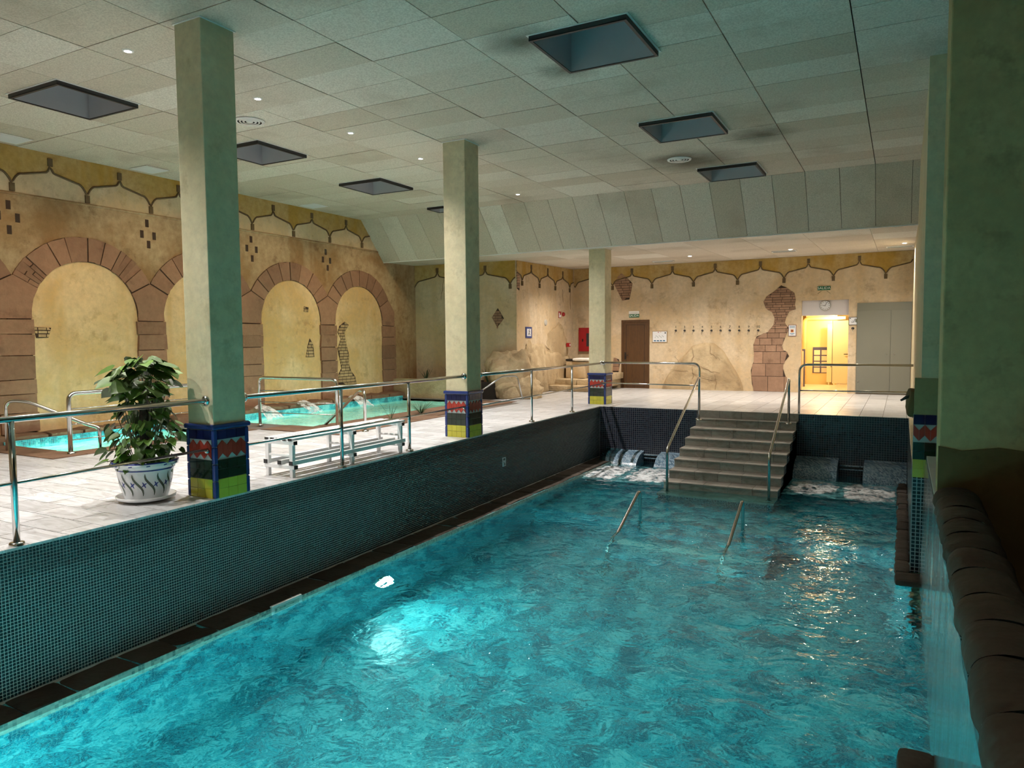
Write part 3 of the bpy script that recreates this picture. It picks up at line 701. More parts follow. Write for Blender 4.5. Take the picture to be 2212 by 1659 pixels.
for lab,x in (('steel handrail on the left side of the pool stairs',-3.72),('steel handrail on the right side of the pool stairs',-1.95)):
    h = thing('stair_handrail',lab,'handrail')
    MB().tube(fillet([(x,12.85,-1.25),(x,12.85,-.45),(x,15.18,.76),(x,15.18,-.15)],.09,6),.024,12).build('rail',M['chrome'],h)
    MB().lathe([(.001,.022),(.05,.02),(.055,0)],(x,12.85,-1.256),16).build('post_flange',M['chrome'],h); MB().lathe([(.001,.022),(.05,.02),(.055,0)],(x,15.18,-.157),16).build('post_flange',M['chrome'],h)
for lab,x in (('bent steel grab rail rising from the water, left of the two',-3.56),('bent steel grab rail rising from the water, right of the two',-2.0)):
    h = thing('grab_rail',lab,'handrail')
    MB().tube(fillet([(x,10.82,-2.1),(x,10.82,-.78),(x,9.55,-1.35),(x,9.35,-1.9),(x,9.35,-2.7)],.16,8),.024,12).build('rail',M['chrome'],h)
# ---- hydromassage backs along the far pool wall
for lab,x0,x1,zt,bands in (('curved banded mosaic massage seat in the far left pool corner',-5.95,-5.08,-.97,True),('curved pale mosaic massage seat left of the pool stairs',-4.68,-3.87,-.97,False),
                     ('curved grey mosaic massage seat right of the pool stairs',-1.86,-1.06,-.86,False),('curved grey mosaic massage seat in the far right pool corner',-.6,RX-.02,-.86,False)):
    h = thing('massage_seat',lab,'seat')
    prof = [(DY,-1.6),(DY,zt)]+[(DY-.05-.62*math.sin(a)*1.0, zt-.02-.5*(1-math.cos(a))) for a in np.linspace(0,PI/2,8)]+[(DY-.67,-1.6)]
    MB().prism(prof,'x',x0,x1).build('seat_body',M['mosaic_pale'],h)
    if bands:
        for a,b in ((-5.95,-5.62),(-5.50,-5.44),(-5.22,-5.16)):
            MB().prism([(y_-.006 if y_ < DY else y_,z_+.006) for y_,z_ in prof],'x',a,b).build('dark_band',M['tile_dark'],h)
for lab,x0,x1,z in (('dark overflow slot between the left massage seats',-5.06,-4.70,-1.06),('dark overflow slot between the right massage seats',-1.04,-.62,-1.0)):
    s_ = thing('overflow_slot',lab,'slot'); MB().box(x0,x1,DY-.06,DY,z-.05,z).build('slot_mouth',M['black'],s_); MB().box(x0,x1,DY-.09,DY,z,z+.02).build('slot_lip',M['mosaic_pale'],s_); MB().box(x0,x1,DY-.09,DY,z-.07,z-.05).build('slot_lip',M['mosaic_pale'],s_)
# ---- pictogram plate on the wall
sg = thing('pictogram_sign','small white pictogram plate on the teal mosaic wall','sign'); xq = ex(10.98)+.006
MB().box(xq-.01,xq+.004,10.92,11.04,-.65,-.49).build('plate',M['paper'],sg); MB().box(xq+.003,xq+.006,10.95,11.01,-.545,-.51).build('pictogram',M['ink'],sg); MB().tube([(xq+.006,10.965,-.57),(xq+.006,10.98,-.60),(xq+.006,10.972,-.635)],.006,6).tube([(xq+.006,10.98,-.60),(xq+.006,11.01,-.62)],.005,6).build('pictogram',M['ink'],sg)
# ---- water
def surf(x0,x1,y0,y1,z,step,amp,fq):
    nx,ny_ = int((x1-x0)/step),int((y1-y0)/step); mb = MB()
    def P(u,v):
        x,y = x0+(x1-x0)*u,y0+(y1-y0)*v
        return (x,y,z+amp*(noise.noise(Vector((x*fq,y*fq,0)))+.5*noise.noise(Vector((x*fq*2.3,y*fq*2.3,4)))))
    return mb.grid(P,nx,ny_)
wt = surf(CX-.01,.262,.5,DY,WZ,.06,.012,1.5).build('pool_water',M['water']); tag(wt,'turquoise rippling water filling the large sunken pool','water',kind='stuff')
ws = MB().grid(lambda u,v:(.25-.004*math.sin(u*90)-.006*noise.noise(Vector((u*30,v*3,0)))-.02*(1-v), 1.0+8.0*u, WZ+(.22-WZ)*v),120,10).build('water_film',M['sheet_water']); tag(ws,'thin sheet of water running down the wet wall on the right','water',kind='stuff')
def foam(name,label,x0,x1,y0,y1,seed,h=.07):
    mb = MB()
    def P(u,v):
        x,y = x0+(x1-x0)*u,y0+(y1-y0)*v; e = math.sin(PI*u)**.5*math.sin(PI*v)**.6 if 0 < u < 1 and 0 < v < 1 else 0
        n_ = noise.noise(Vector((x*5,y*5,seed)))*.6+noise.noise(Vector((x*12,y*12,seed)))*.4
        return (x,y,WZ-.02+e*h*(.7+n_))
    o = mb.grid(P,36,30).build(name,M['foam']); tag(o,label,'foam',kind='stuff')
foam('foam','white churning foam in front of the far left massage seat',-5.75,-4.95,13.3,15.1,1)
foam('foam','white churning foam left of the pool stairs',-4.95,-3.9,13.3,15.1,2)
foam('foam','white churning foam right of the pool stairs',-1.85,-.9,13.5,15.1,3)
foam('foam','white churning foam in the far right pool corner',-.95,.0,13.5,15.1,4)
# underwater lamps
def pool_lamp(label,x,y,z,ax,sgn,power,col=C_POOL,r=.13):
    h = thing('underwater_lamp',label,'lamp',(x,y,z))
    d = .012*sgn
    MB().lathe([(.001,d),(r,d)],(0,0,0),20,ax,False).build('lens',M['lamp_pool'],h)
    MB().lathe([(r,0),(r,d*1.6),(r+.03,d*1.4),(r+.035,0)],(0,0,0),20,ax).build('ring',M['chrome'],h)
    rot = {'x':(0,-PI/2*sgn,0),'y':(PI/2*sgn,0,0),'z':(0 if sgn < 0 else PI,0,0)}[ax]
    off = {'x':(.03*sgn,0,0),'y':(0,.03*sgn,0),'z':(0,0,.03*sgn)}[ax]
    lamp('lamp_light','AREA',off,power,col,h,rot,shape='DISK',size=.24)
pool_lamp('round underwater lamp glowing in the left pool wall past the skimmer',CX+.005,7.05,-1.85,'x',1,P_POOL*.7)
pool_lamp('round underwater lamp low in the left pool wall near the camera',CX+.005,1.9,-2.0,'x',1,P_POOL)
pool_lamp('added unseen underwater lamp in the near end wall, left side',-4.0,.51,-2.0,'y',1,P_POOL*1.6)  # added lamps, out of view, to light the pool floor evenly
pool_lamp('added unseen underwater lamp in the near end wall, right side',-1.4,.51,-2.0,'y',1,P_POOL*1.6)
# ---- spa basins on the deck
def basin(name,x0,x1,y0,y1,zb):
    b = MB(); t_ = .1
    b.box(x0-t_,x0,y0-t_,y1+t_,zb,-.02).box(x1,x1+t_,y0-t_,y1+t_,zb,-.02).box(x0,x1,y0-t_,y0,zb,-.02).box(x0,x1,y1,y1+t_,zb,-.02).box(x0,x1,y0,y1,zb-.1,zb)
    return struct(name,b,M['spa_tile'])
basin('floor_spa_near',*SP1,-1.0); basin('floor_spa_far',*SP2,-1.0)
SW = -.05
tag(surf(SP1[0],SP1[1],SP1[2],SP1[3],SW,.05,.010,3).build('spa_water',M['spa_water']),'glowing green water of the small spa behind the potted plant','water',kind='stuff')
tag(surf(SP2[0],SP2[1],SP2[2],SP2[3],SW,.05,.018,3).build('spa_water',M['spa_water']),'glowing green churning water of the larger spa behind the bench','water',kind='stuff')
pool_lamp('underwater lamp in the near side wall of the small spa',SP1[1]-.005,7.3,-.45,'x',-1,P_SPA,(.75,1,.85)); pool_lamp('underwater lamp in the near side wall of the larger spa, near end',SP2[1]-.005,10.9,-.45,'x',-1,P_SPA,(.75,1,.85)); pool_lamp('underwater lamp in the near side wall of the larger spa, far end',SP2[1]-.005,13.6,-.45,'x',-1,P_SPA*.6,(.75,1,.85))
# spa coping, flat brown stones
random.seed(3)
def copstrip(label,rects,z0,z1,m,L=.6,rnd=.03,amp=.01):
    h = thing('spa_coping',label,'coping'); k = random.randint(0,99)
    for x0,x1,y0,y1 in rects:
        if x1-x0 > y1-y0:
            n_ = max(1,round((x1-x0)/L))
            for i in range(n_): stone(x0+(x1-x0)*i/n_+.004,x0+(x1-x0)*(i+1)/n_-.004,y0,y1,z0,z1,'coping_stone',M[m],h,rnd,amp,5,5,2,k+i)
        else:
            n_ = max(1,round((y1-y0)/L))
            for i in range(n_): stone(x0,x1,y0+(y1-y0)*i/n_+.004,y0+(y1-y0)*(i+1)/n_-.004,z0,z1,'coping_stone',M[m],h,rnd,amp,5,5,2,k+i)
    return h
copstrip('flat brown stone edge of the small spa',[(-12.2,-10.06,5.6,6.08),(-10.48,-10.06,6.08,9.15)],-.12,.014,'coping_brown',.7,.02,.006)
copstrip('flat brown stone edge of the larger spa',[(-10.04,-8.2,9.17,9.88),(-9.48,-8.2,9.9,12.4),(-9.48,-8.45,12.4,16.0)],-.12,.014,'coping_brown',.8,.02,.006)
copstrip('dark raised stone ledge between the small spa and the arched wall',[(-12.46,-12.05,5.6,8.9)],-.1,.13,'coping_brown',.55,.05,.02)
copstrip('dark raised rock ledge with spouts along the arched wall behind the larger spa',[(-12.46,-11.95,8.95,16.1)],-.1,.17,'coping_brown',.75,.09,.05)
struct('wall_spa_band',MB().box(-12.07,-12.03,6.0,8.8,-.3,.06).box(-12.0,-11.93,9.5,15.9,-.3,.06),M['pool_wall'])
random.seed(21)
for lab,y in (('white gush of water falling from the ledge near the tall column',9.6),('second white gush of water falling from the ledge into the larger spa',10.95),('third white gush of water falling from the ledge into the larger spa',12.15),('fourth white gush of water falling from the ledge into the larger spa',13.9)):
    mb = MB()
    def P(u,v,y=y):
        s_ = math.sin(PI*.5*v); return (-11.98+.5*v, y+(u-.5)*.32*(1+.5*v)+.02*noise.noise(Vector((u*9,v*9,y))), .17-.24*v*v+.05*math.sin(PI*u)+.03*noise.noise(Vector((u*8,v*8,y))))
    tag(mb.grid(P,14,14).build('water_gush',M['foam']),lab,'water jet',kind='stuff')
# spa barriers
b1 = thing('spa_railing','steel barrier with wires beside the small spa behind the potted plant','railing')
MB().tube(fillet([(-10.27,5.97,0),(-10.27,5.97,.86),(-10.27,9.0,.86),(-10.27,9.0,0)],.12,8),.03,12).build('frame',M['chrome'],b1)
for z in (.2,.42,.64): MB().tube([(-10.27,5.97,z),(-10.27,9.0,z)],.008,8).build('wire',M['chrome'],b1)
MB().lathe([(.001,.03),(.06,.025),(.065,0)],(-10.27,5.97,.014),18).build('post_flange',M['chrome'],b1)
b2 = thing('spa_handrail','bent steel handrail at the left edge of the small spa','handrail')
MB().tube(fillet([(-11.45,5.75,0),(-11.45,5.75,.74),(-11.25,5.95,.72),(-10.7,6.5,.34),(-10.6,6.6,.3),(-10.6,6.6,-.4)],.12,8),.025,12).build('rail',M['chrome'],b2)
b3 = thing('spa_railing','steel barrier with wires at the near end of the larger spa','railing')
MB().tube(fillet([(-10.45,9.56,0),(-10.45,9.56,.90),(-8.80,9.80,.88),(-8.80,9.80,0)],.1,8),.027,12).build('frame',M['chrome'],b3)
for z in (.25,.45,.66): MB().tube([(-10.45,9.56,z),(-8.80,9.80,z)],.008,8).build('wire',M['chrome'],b3)
MB().lathe([(.001,.03),(.055,.025),(.06,0)],(-10.45,9.56,.014),18).build('post_flange',M['chrome'],b3)
b4 = thing('spa_handrail','bent steel handrail sloping into the larger spa behind the bench','handrail')
MB().tube(fillet([(-8.12,9.74,0),(-8.12,9.74,.70),(-8.35,9.9,.70),(-9.75,10.25,-.2)],.12,8),.026,12).build('rail',M['chrome'],b4); MB().lathe([(.001,.03),(.055,.025),(.06,0)],(-8.12,9.74,.0),18).build('post_flange',M['chrome'],b4)
b5 = thing('spa_handrail','bent steel handrail in front of the big sculpted rock','handrail')
MB().tube(fillet([(-8.62,16.6,0),(-8.72,16.5,.62),(-9.0,16.2,.62),(-9.7,14.9,-.2)],.1,6),.022,10).build('rail',M['chrome'],b5)
# ---- planter wall with agaves
pw = struct('wall_planter',MB().box(LX,-9.75,16.15,16.4,-.05,.50),M['rock']); MB().box(LX,-9.4,16.4,17.6,-.05,.42).build('planter_soil',M['soil'],pw)
def blade(mb,base,dirv,L,wd,curl):
    d = Vector(dirv).normalized(); side = d.cross(Vector((0,0,1))).normalized(); n_ = 6; vs = []
    for i in range(n_+1):
        t_ = i/n_; p = Vector(base)+d*L*t_+Vector((0,0,-curl*t_*t_)); ww_ = wd*(1-t_)**.7*(.6+.8*t_ if t_ < .4 else .95)
        vs += [p-side*ww_,p+Vector((0,0,-.01))-d.cross(side)*.01,p+side*ww_]
    mb.add(vs,[(3*i+a,3*i+a+1,3*i+a+4,3*i+a+3) for i in range(n_) for a in (0,1)],True)
def agave(label,x,y,z,k,L,m=M['agave'],tilt=.5,wd=.028):
    h = thing('agave_plant',label,'plant',(x,y,z))
    for i in range(k):
        a = 2*PI*i/k+random.uniform(-.3,.3); mb = MB(); blade(mb,(0,0,0),(math.cos(a)*tilt,math.sin(a)*tilt,1+random.uniform(-.2,.3)),L*random.uniform(.7,1.1),wd,L*.1); mb.build('leaf',m,h)
agave('small spiky agave in the planter near the wall corner',-11.75,16.75,.42,7,.42); agave('spiky agave in the planter left of the middle column',-10.9,16.75,.42,8,.55); agave('spiky agave in the planter between the middle column and the big rock',-9.75,16.75,.42,6,.5)
agave('bushy grass plant on the brown spa edge left of the middle column',-8.95,12.55,0,40,.42,M['leaf_dark'],1.0,.008); agave('thin stemmed plant on the spa edge above the bench end',-8.85,11.4,0,7,.42,M['leaf_dark'],.6,.006)
# ---- sculpted rocks
def rock(name,label,c,r,seed,amp=.25,floorz=0,parent=None,m='rock',nu=40,nv=24):
    mb = MB()
    def P(u,v):
        a,b = 2*PI*u,PI*(v-.5); d = Vector((math.cos(a)*math.cos(b),math.sin(a)*math.cos(b),math.sin(b)))
        d = Vector((math.copysign(abs(d.x)**.8,d.x),math.copysign(abs(d.y)**.8,d.y),math.copysign(abs(d.z)**.8,d.z)))
        s_ = Vector((seed,seed*.7,0)); k = 1+amp*noise.noise(d*1.3+s_)+amp*.7*abs(noise.noise(d*2.6+s_))+amp*.3*noise.noise(d*7+s_)+amp*.35*abs(noise.noise(d*4.3+s_*2))
        p = Vector((c[0]+d.x*r[0]*k,c[1]+d.y*r[1]*k,c[2]+d.z*r[2]*k)); p.z = max(p.z,floorz); return p
    mb.grid(P,nu,nv); o = mb.build(name,M[m],parent)
    if parent is None: tag(o,label,'rock')
    return o
rock('rock','large pale sculpted boulder between the middle column and the stone steps',(-9.35,17.25,.35),(.62,.62,.78),2.2,.3)
rock('rock','low brown boulder at the foot of the large pale boulder',(-9.1,17.2,.1),(.62,.6,.42),7.1,.3)
rock('rock','upright pale rock against the wall right of the large boulder',(-9.42,18.75,.55),(.25,.75,.85),9.4,.35)
rock('rock','tall cracked rock relief on the wall beside the red hose cabinet',(-9.47,20.4,1.35),(.17,.75,.58),4.6,.3)
rock('rock','pale rock shoulder low on the wall behind the white slab',(-9.47,20.0,.55),(.2,1.4,.7),6.3,.25)
# flat sculpted boulder relief on the far wall
mb = MB()
RP = [(-6.5,-.02),(-6.35,.35),(-6.1,.75),(-5.85,1.0),(-5.55,1.32),(-5.2,1.42),(-4.9,1.40),(-4.65,1.18),(-4.45,.85),(-4.25,.55),(-4.12,.3),(-4.05,-.02)]
def top(x):
    for (a,za),(b,zb) in zip(RP[:-1],RP[1:]):
        if a <= x <= b: return za+(zb-za)*(x-a)/(b-a)
    return 0
def PR(u,v):
    x = -6.5+2.45*u; t_ = max(0,top(x)); z = t_*v; e = min(1,(1-v)*t_/.12)*min(1,u*12)*min(1,(1-u)*12)
    return (x+.02*noise.noise(Vector((x*3,z*3,1))),FY+.01-.11*max(0,e)**.5-.05*noise.noise(Vector((x*2.2,z*2.2,3)))*e-.03*abs(noise.noise(Vector((x*5,z*5,8))))*e,z)
tag(mb.grid(PR,60,36).build('rock',M['rock']),'wide flat boulder relief on the far wall under the shower hooks','rock')
random.seed(9)
# stone steps with the white slab
ss = thing('stone_steps','two rough stone steps in the corner below the red hose cabinet','steps')
for i,(x0,x1,y0,y1,z0,z1) in enumerate(((-9.45,-8.7,19.6,20.3,0,.17),(-8.7,-7.7,19.65,20.3,0,.17),(-9.4,-8.6,20.0,21.7,.1,.34),(-8.6,-7.8,20.05,21.7,.1,.34),(-8.4,-7.7,20.7,21.75,.3,.5))): stone(x0,x1,y0,y1,z0,z1,'step_stone',M['rock'],ss,.03,.02,6,6,3,i)
pd = thing('plaster_block','beige plaster block standing on the stone steps','pedestal'); stone(-9.2,-8.55,20.6,21.2,.33,.86,'block_body',M['plaster_cream'],pd,.05,.02,5,5,4,5)
wsb = thing('white_slab','white rounded slab with a dark end lying on the beige plaster block','slab'); stone(-8.95,-8.35,20.55,21.0,.87,.97,'slab_body',M['white'],wsb,.045,.004,6,6,3,1); stone(-9.2,-8.94,20.6,20.9,.865,.94,'dark_end',M['black'],wsb,.035,.004,5,5,3,2)
# ---- slatted bench
bn = thing('slatted_bench','white slatted metal bench with black end caps behind the railing','bench',(-6.32,6.06,0))
X0b,X1b,Lb,zs = -.22,.24,2.08,.455
for i in range(5):
    x = X0b+.012+i*.092; MB().box(x,x+.058,-.03,Lb+.03,zs-.028,zs).build('seat_slat',M['white_paint'],bn,.004)
    for y in (-.034,Lb+.026): MB().box(x+.001,x+.057,y,y+.008,zs-.027,zs-.001).build('end_cap',M['black'],bn)
for y in (0,1.02,2.03):
    for x in (X0b+.03,X1b-.05): MB().prism([(x-.025,0),(x+.02,0),(x+.03,zs-.06),(x-.03,zs-.06)],'y',y-.02,y+.025).build('leg',M['white_paint'],bn,.004)
    MB().box(X0b,X1b,y-.025,y+.03,zs-.075,zs-.029).build('cross_bar',M['white_paint'],bn,.004); MB().box(X0b+.02,X1b-.02,y-.015,y+.015,.24,.265).build('stretcher',M['white_paint'],bn,.004)
    MB().box(X0b-.01,X1b,y-.025,y+.03,.10,.145).build('foot_bar',M['white_paint'],bn,.004)
    for z in (zs-.074,.101): MB().box(X1b-.001,X1b+.008,y-.024,y+.029,z,z+.044).build('end_cap',M['black'],bn)
for x in (X0b-.01,-.01,X1b-.07):
    MB().box(x,x+.055,-.03,Lb+.03,.146,.195).build('shelf_rail',M['white_paint'],bn,.004); MB().box(x+.001,x+.054,-.036,-.028,.147,.194).build('end_cap',M['black'],bn)
# ---- potted plant
pp = thing('potted_plant','climbing pothos plant on a moss pole in a blue and white ceramic pot','plant',(-6.60,4.56,0))
MB().lathe([(.001,.012),(.2,.012),(.27,.035),(.275,.06),(.262,.06),(.21,.03),(.001,.03)],(0,0,0),32).build('saucer',M['ceramic'],pp)
prof = [(.001,.03),(.195,.03),(.20,.045),(.235,.18),(.262,.33),(.268,.345),(.30,.36),(.305,.40),(.285,.405),(.262,.395),(.255,.36),(.001,.36)]
pot = MB().lathe(prof,(0,0,0),36).build('pot',M['ceramic'],pp)
MB().lathe([(.3035,.392),(.307,.4015),(.285,.407)],(0,0,0),36).build('rim_stripe',M['cobalt'],pot); MB().lathe([(.2635,.322),(.2665,.334)],(0,0,0),36).build('blue_band',M['cobalt'],pot)
MB().lathe([(.001,.365),(.257,.365)],(0,0,0),24).build('soil',M['soil'],pot)
def on_pot(a,z): r_ = .2065+(.2680-.2065)*(z-.045)/(.33-.045); return (r_*math.cos(a),r_*math.sin(a),z)
def stroke(pts,wd,m):
    mb = MB(); vs = []
    for i,(a,z) in enumerate(pts):
        j = min(i+1,len(pts)-1); k = max(i-1,0); da,dz = (pts[j][0]-pts[k][0])*.23,pts[j][1]-pts[k][1]; L = math.hypot(da,dz) or 1; w_ = wd*(1-.8*abs(2*i/(len(pts)-1)-1)**2)
        vs += [on_pot(a-dz/L*w_/.23,z+da/L*w_),on_pot(a+dz/L*w_/.23,z-da/L*w_)]
    mb.add(vs,[(2*i,2*i+1,2*i+3,2*i+2) for i in range(len(pts)-1)]); return mb.build('glaze_stroke',m,pot)
for i in range(14):
    a = 2*PI*i/14
    stroke([(a+.16-.32*t_+.08*math.sin(6*t_),.08+.22*t_) for t_ in np.linspace(0,1,9)][::1],.011,M['olive'])
    for q in range(4): stroke([(a+.22+.11*math.cos(q*1.6+.5)*t_,.19+.035*math.sin(q*1.6+.5)*t_) for t_ in np.linspace(-1,1,5)],.007,M['cobalt'])
for i in range(12):
    a = 2*PI*i/12; MB().add([(.3065*math.cos(a+d_),.3065*math.sin(a+d_),.378+e_) for d_,e_ in ((-.06,-.006),(.06,-.002),(.05,.008),(-.05,.004))],[(0,1,2,3)]).build('rim_mark',M['cobalt'],pot)
MB().tube([(0,0,.36),(.01,0,.8),(0,.01,1.16)],[.05,.045,.04],10).build('moss_pole',M['moss'],pp)
def leaf_mesh(k,fold):
    out = [(0,0),(.30,-.10),(.48,.12),(.47,.40),(.30,.72),(.10,.93),(0,1.06)]
    vs = [(0,t_,-.12*t_*t_) for t_ in (0,.14,.4,.72,.95,1.06)]; c_ = len(vs); fs = []
    for sgn in (1,-1):
        b = len(vs); vs += [(sgn*x,y,fold*abs(x)-.12*y*y-.06*abs(x)*math.sin(y*6)*k) for x,y in out[1:6]]
        quad = [(0,b,1),(1,b,b+1),(1,b+1,b+2,2),(2,b+2,b+3,3),(3,b+3,b+4,4),(4,b+4,5)]
        fs += [q if sgn > 0 else q[::-1] for q in quad]
    me = bpy.data.meshes.new('leaf'); me.from_pydata(vs,[],fs); me.materials.append(M['leaf']); me.polygons.foreach_set('use_smooth',[True]*len(fs)); me.update(); return me
LM = [leaf_mesh(1,.25),leaf_mesh(.4,.4),leaf_mesh(.8,.1)]
random.seed(4); stems = MB()
def add_leaf(p,out,size,droop):
    d = Vector(out).normalized(); d = (d+Vector((0,0,-droop))).normalized(); x_ = d.cross(Vector((0,0,1))).normalized(); z_ = x_.cross(d)
    rot = Matrix((x_,d,z_)).transposed().to_4x4() @ Matrix.Rotation(random.uniform(-.6,.6),4,'Y')
    o = link(bpy.data.objects.new('leaf',random.choice(LM)),pp); o.matrix_local = Matrix.Translation(p) @ rot @ Matrix.Scale(size,4)
def prof_r(z): return np.interp(z,[.36,.5,.65,.8,.95,1.05,1.2,1.35,1.42],[.27,.33,.34,.31,.23,.19,.25,.22,.10])
for i in range(330):
    z = .36+1.04*(i/329)**1.35; a = random.uniform(0,2*PI); R_ = float(prof_r(z))*random.uniform(.45,1.0)
    top_ = z > 1.02; size = random.uniform(.11,.17) if top_ else random.uniform(.06,.11)
    p = Vector((R_*math.cos(a),R_*math.sin(a),z)); add_leaf(p,(math.cos(a),math.sin(a),random.uniform(.0,.5) if top_ else random.uniform(-.2,.35)),size,random.uniform(.2,.8) if top_ else random.uniform(.5,1.4))
    if i%5 == 0: stems.tube([(.03*math.cos(a),.03*math.sin(a),max(.36,z-.22)),(p*.55+Vector((0,0,.02))),p],.004,5,False)
for a,z,R_ in ((3.6,1.30,.30),(3.3,1.08,.34),(3.5,1.22,.34),(0.1,1.28,.30),(-.2,1.20,.36),(-.35,1.12,.34),(.4,1.36,.22),(-1.2,1.16,.26),(-1.8,1.20,.24),(2.9,1.38,.15),(-.9,1.40,.12),(3.7,.5,.36),(3.9,.40,.34),(3.4,.72,.38),(0,.62,.34),(.2,.75,.34)):
    p = Vector((R_*math.cos(a),R_*math.sin(a),z)); add_leaf(p,(math.cos(a),math.sin(a),.25),.19 if z > 1 else .13,.5); stems.tube([(.02,0,z-.25),p*.6+Vector((0,0,z*.4+.03)),p],.005,5,False)
stems.build('stems',M['stem'],pp)
# ---- brick patches in the plaster (bricks laid course by course inside an outline)
def patch(poly, rows, bw, P, parent, gap=.012, proud=.02, seed=1, m='brick'):
    random.seed(seed)
    mb = MB(); n_ = len(poly); area = sum(poly[i][0]*poly[(i+1)%n_][1]-poly[(i+1)%n_][0]*poly[i][1] for i in range(n_))
    pl_ = poly if area > 0 else poly[::-1]
    mb.add([P(u,z,.014) for u,z in pl_]+[P(u,z,-.01) for u,z in pl_],[tuple(range(n_)),tuple(range(2*n_-1,n_-1,-1))]+[(i,n_+i,n_+(i+1)%n_,(i+1)%n_) for i in range(n_)]); mb.build('mortar_bed',M['joint'],parent)
    def span(z):
        xs_ = []
        for i in range(n_):
            (a,za),(b,zb) = poly[i],poly[(i+1)%n_]
            if (za-z)*(zb-z) < 0: xs_.append(a+(b-a)*(z-za)/(zb-za))
        return (min(xs_),max(xs_)) if len(xs_) >= 2 else None
    for r,(z1,z0) in enumerate(zip(rows[:-1],rows[1:])):
        s0,s1 = span(z0+(z1-z0)*.15),span(z1-(z1-z0)*.15)
        if not s0 and not s1: continue
        s0 = s0 or s1; s1 = s1 or s0; lo0,hi0 = s0; lo1,hi1 = s1; L = bw(z0) if callable(bw) else bw
        lo,hi = min(lo0,lo1),max(hi0,hi1); u = lo-random.uniform(0,L*.8)-(L/2 if r%2 else 0)
        while u < hi:
            v = u+L*random.uniform(.9,1.1); g = gap/2
            q = [(max(u+g,lo0),z0+g),(min(v-g,hi0),z0+g),(min(v-g,hi1),z1-g),(max(u+g,lo1),z1-g)]
            if q[1][0]-q[0][0] > .02 and q[2][0]-q[3][0] > .02:
                vs = [P(a,b,0) for a,b in q]+[P(a,b,proud+random.uniform(-.004,.004)) for a,b in q]
                MB().add(vs,[(0,3,2,1),(4,5,6,7),(0,1,5,4),(1,2,6,5),(2,3,7,6),(3,0,4,7)]).build('brick',M[m],parent)
            u = v
PF = lambda u,z,d:(u,FY-d,z)
big = [(-3.05,3.02),(-2.93,2.96),(-2.70,2.80),(-2.66,2.61),(-2.68,2.47),(-2.65,2.34),(-2.82,2.29),(-2.90,2.13),(-2.94,1.96),(-2.84,1.82),(-2.84,1.76),(-2.91,1.59),(-3.05,1.2),(-2.90,1.16),(-2.81,1.02),(-2.96,.83),(-2.97,.67),(-2.87,.36),(-2.81,0),(-3.74,0),(-3.81,.2),(-3.85,.6),(-3.75,.94),(-3.79,1.34),(-3.70,1.58),(-3.40,1.7),(-3.24,1.91),(-3.21,2.09),(-3.29,2.28),(-3.41,2.34),(-3.47,2.41),(-3.52,2.57),(-3.44,2.72),(-3.24,2.85)]
rows = [3.02,2.945,2.89,2.82,2.763,2.686,2.614,2.538,2.476,2.403,2.337,2.265,2.187,2.115,2.04,1.988,1.926,1.874,1.80,1.68,1.53,1.336,1.146,.805,.4385,.0]
patch(big,rows,lambda z:.26 if z > 1.8 else (.32 if z > 1.1 else .45),PF,wf,seed=2)
patch([(-7.79,3.59),(-7.68,3.51),(-7.44,3.27),(-7.48,3.04),(-7.54,2.77),(-7.77,2.75),(-7.93,3.06),(-8.04,3.27),(-7.9,3.52)],[3.59-.077*i for i in range(12)],.25,PF,wf,seed=3)
patch([(-8.05,.95),(-7.88,.9),(-7.85,.75),(-7.9,.45),(-8.1,.4)],[.95-.14*i for i in range(5)],.3,PF,wf,seed=8)
PL = lambda u,z,d:(LX+d,u,z)
patch([(13.0,1.62),(13.1,1.48),(13.14,1.18),(12.86,1.18),(12.92,1.43)],[1.62-.073*i for i in range(7)],.15,PL,wl,.016,seed=4,m='brick_tan')
patch([(14.25,2.04),(14.4,1.96),(14.22,1.77),(14.29,1.47),(14.38,1.2),(14.36,1.0),(14.43,.81),(14.59,.64),(14.66,.43),(13.83,.46),(13.93,.65),(14.09,.87),(14.05,1.05),(14.0,1.21),(13.97,1.37),(14.09,1.61),(13.98,1.77),(14.05,1.93)],[2.04-.073*i for i in range(23)],.16,PL,wl,.016,seed=5,m='brick_tan')
patch([(6.74,1.83),(7.02,1.82),(6.97,1.66),(6.78,1.65)],[1.83,1.775,1.72,1.66],.14,PL,wl,.016,seed=6,m='brick_tan')
patch([(12.84,2.38),(12.98,2.36),(12.97,2.25),(12.83,2.26)],[2.38,2.32,2.25],.1,PL,wl,.016,seed=6,m='brick_tan')
PA = lambda u,z,d:(A[0]+_d.x*u+_n.x*d, A[1]+_d.y*u+_n.y*d, z)
patch([(2.62,2.42),(2.80,2.14),(2.60,1.90),(2.44,2.17)],[2.42-.07*i for i in range(9)],.18,PA,wab,.01,seed=7)
patch([(-.02+.03,3.45),(.17,3.4),(.2,3.1),(.16,2.9),(.03,2.95)],[3.45-.07*i for i in range(9)],.17,PBC,wbc,.01,seed=9)
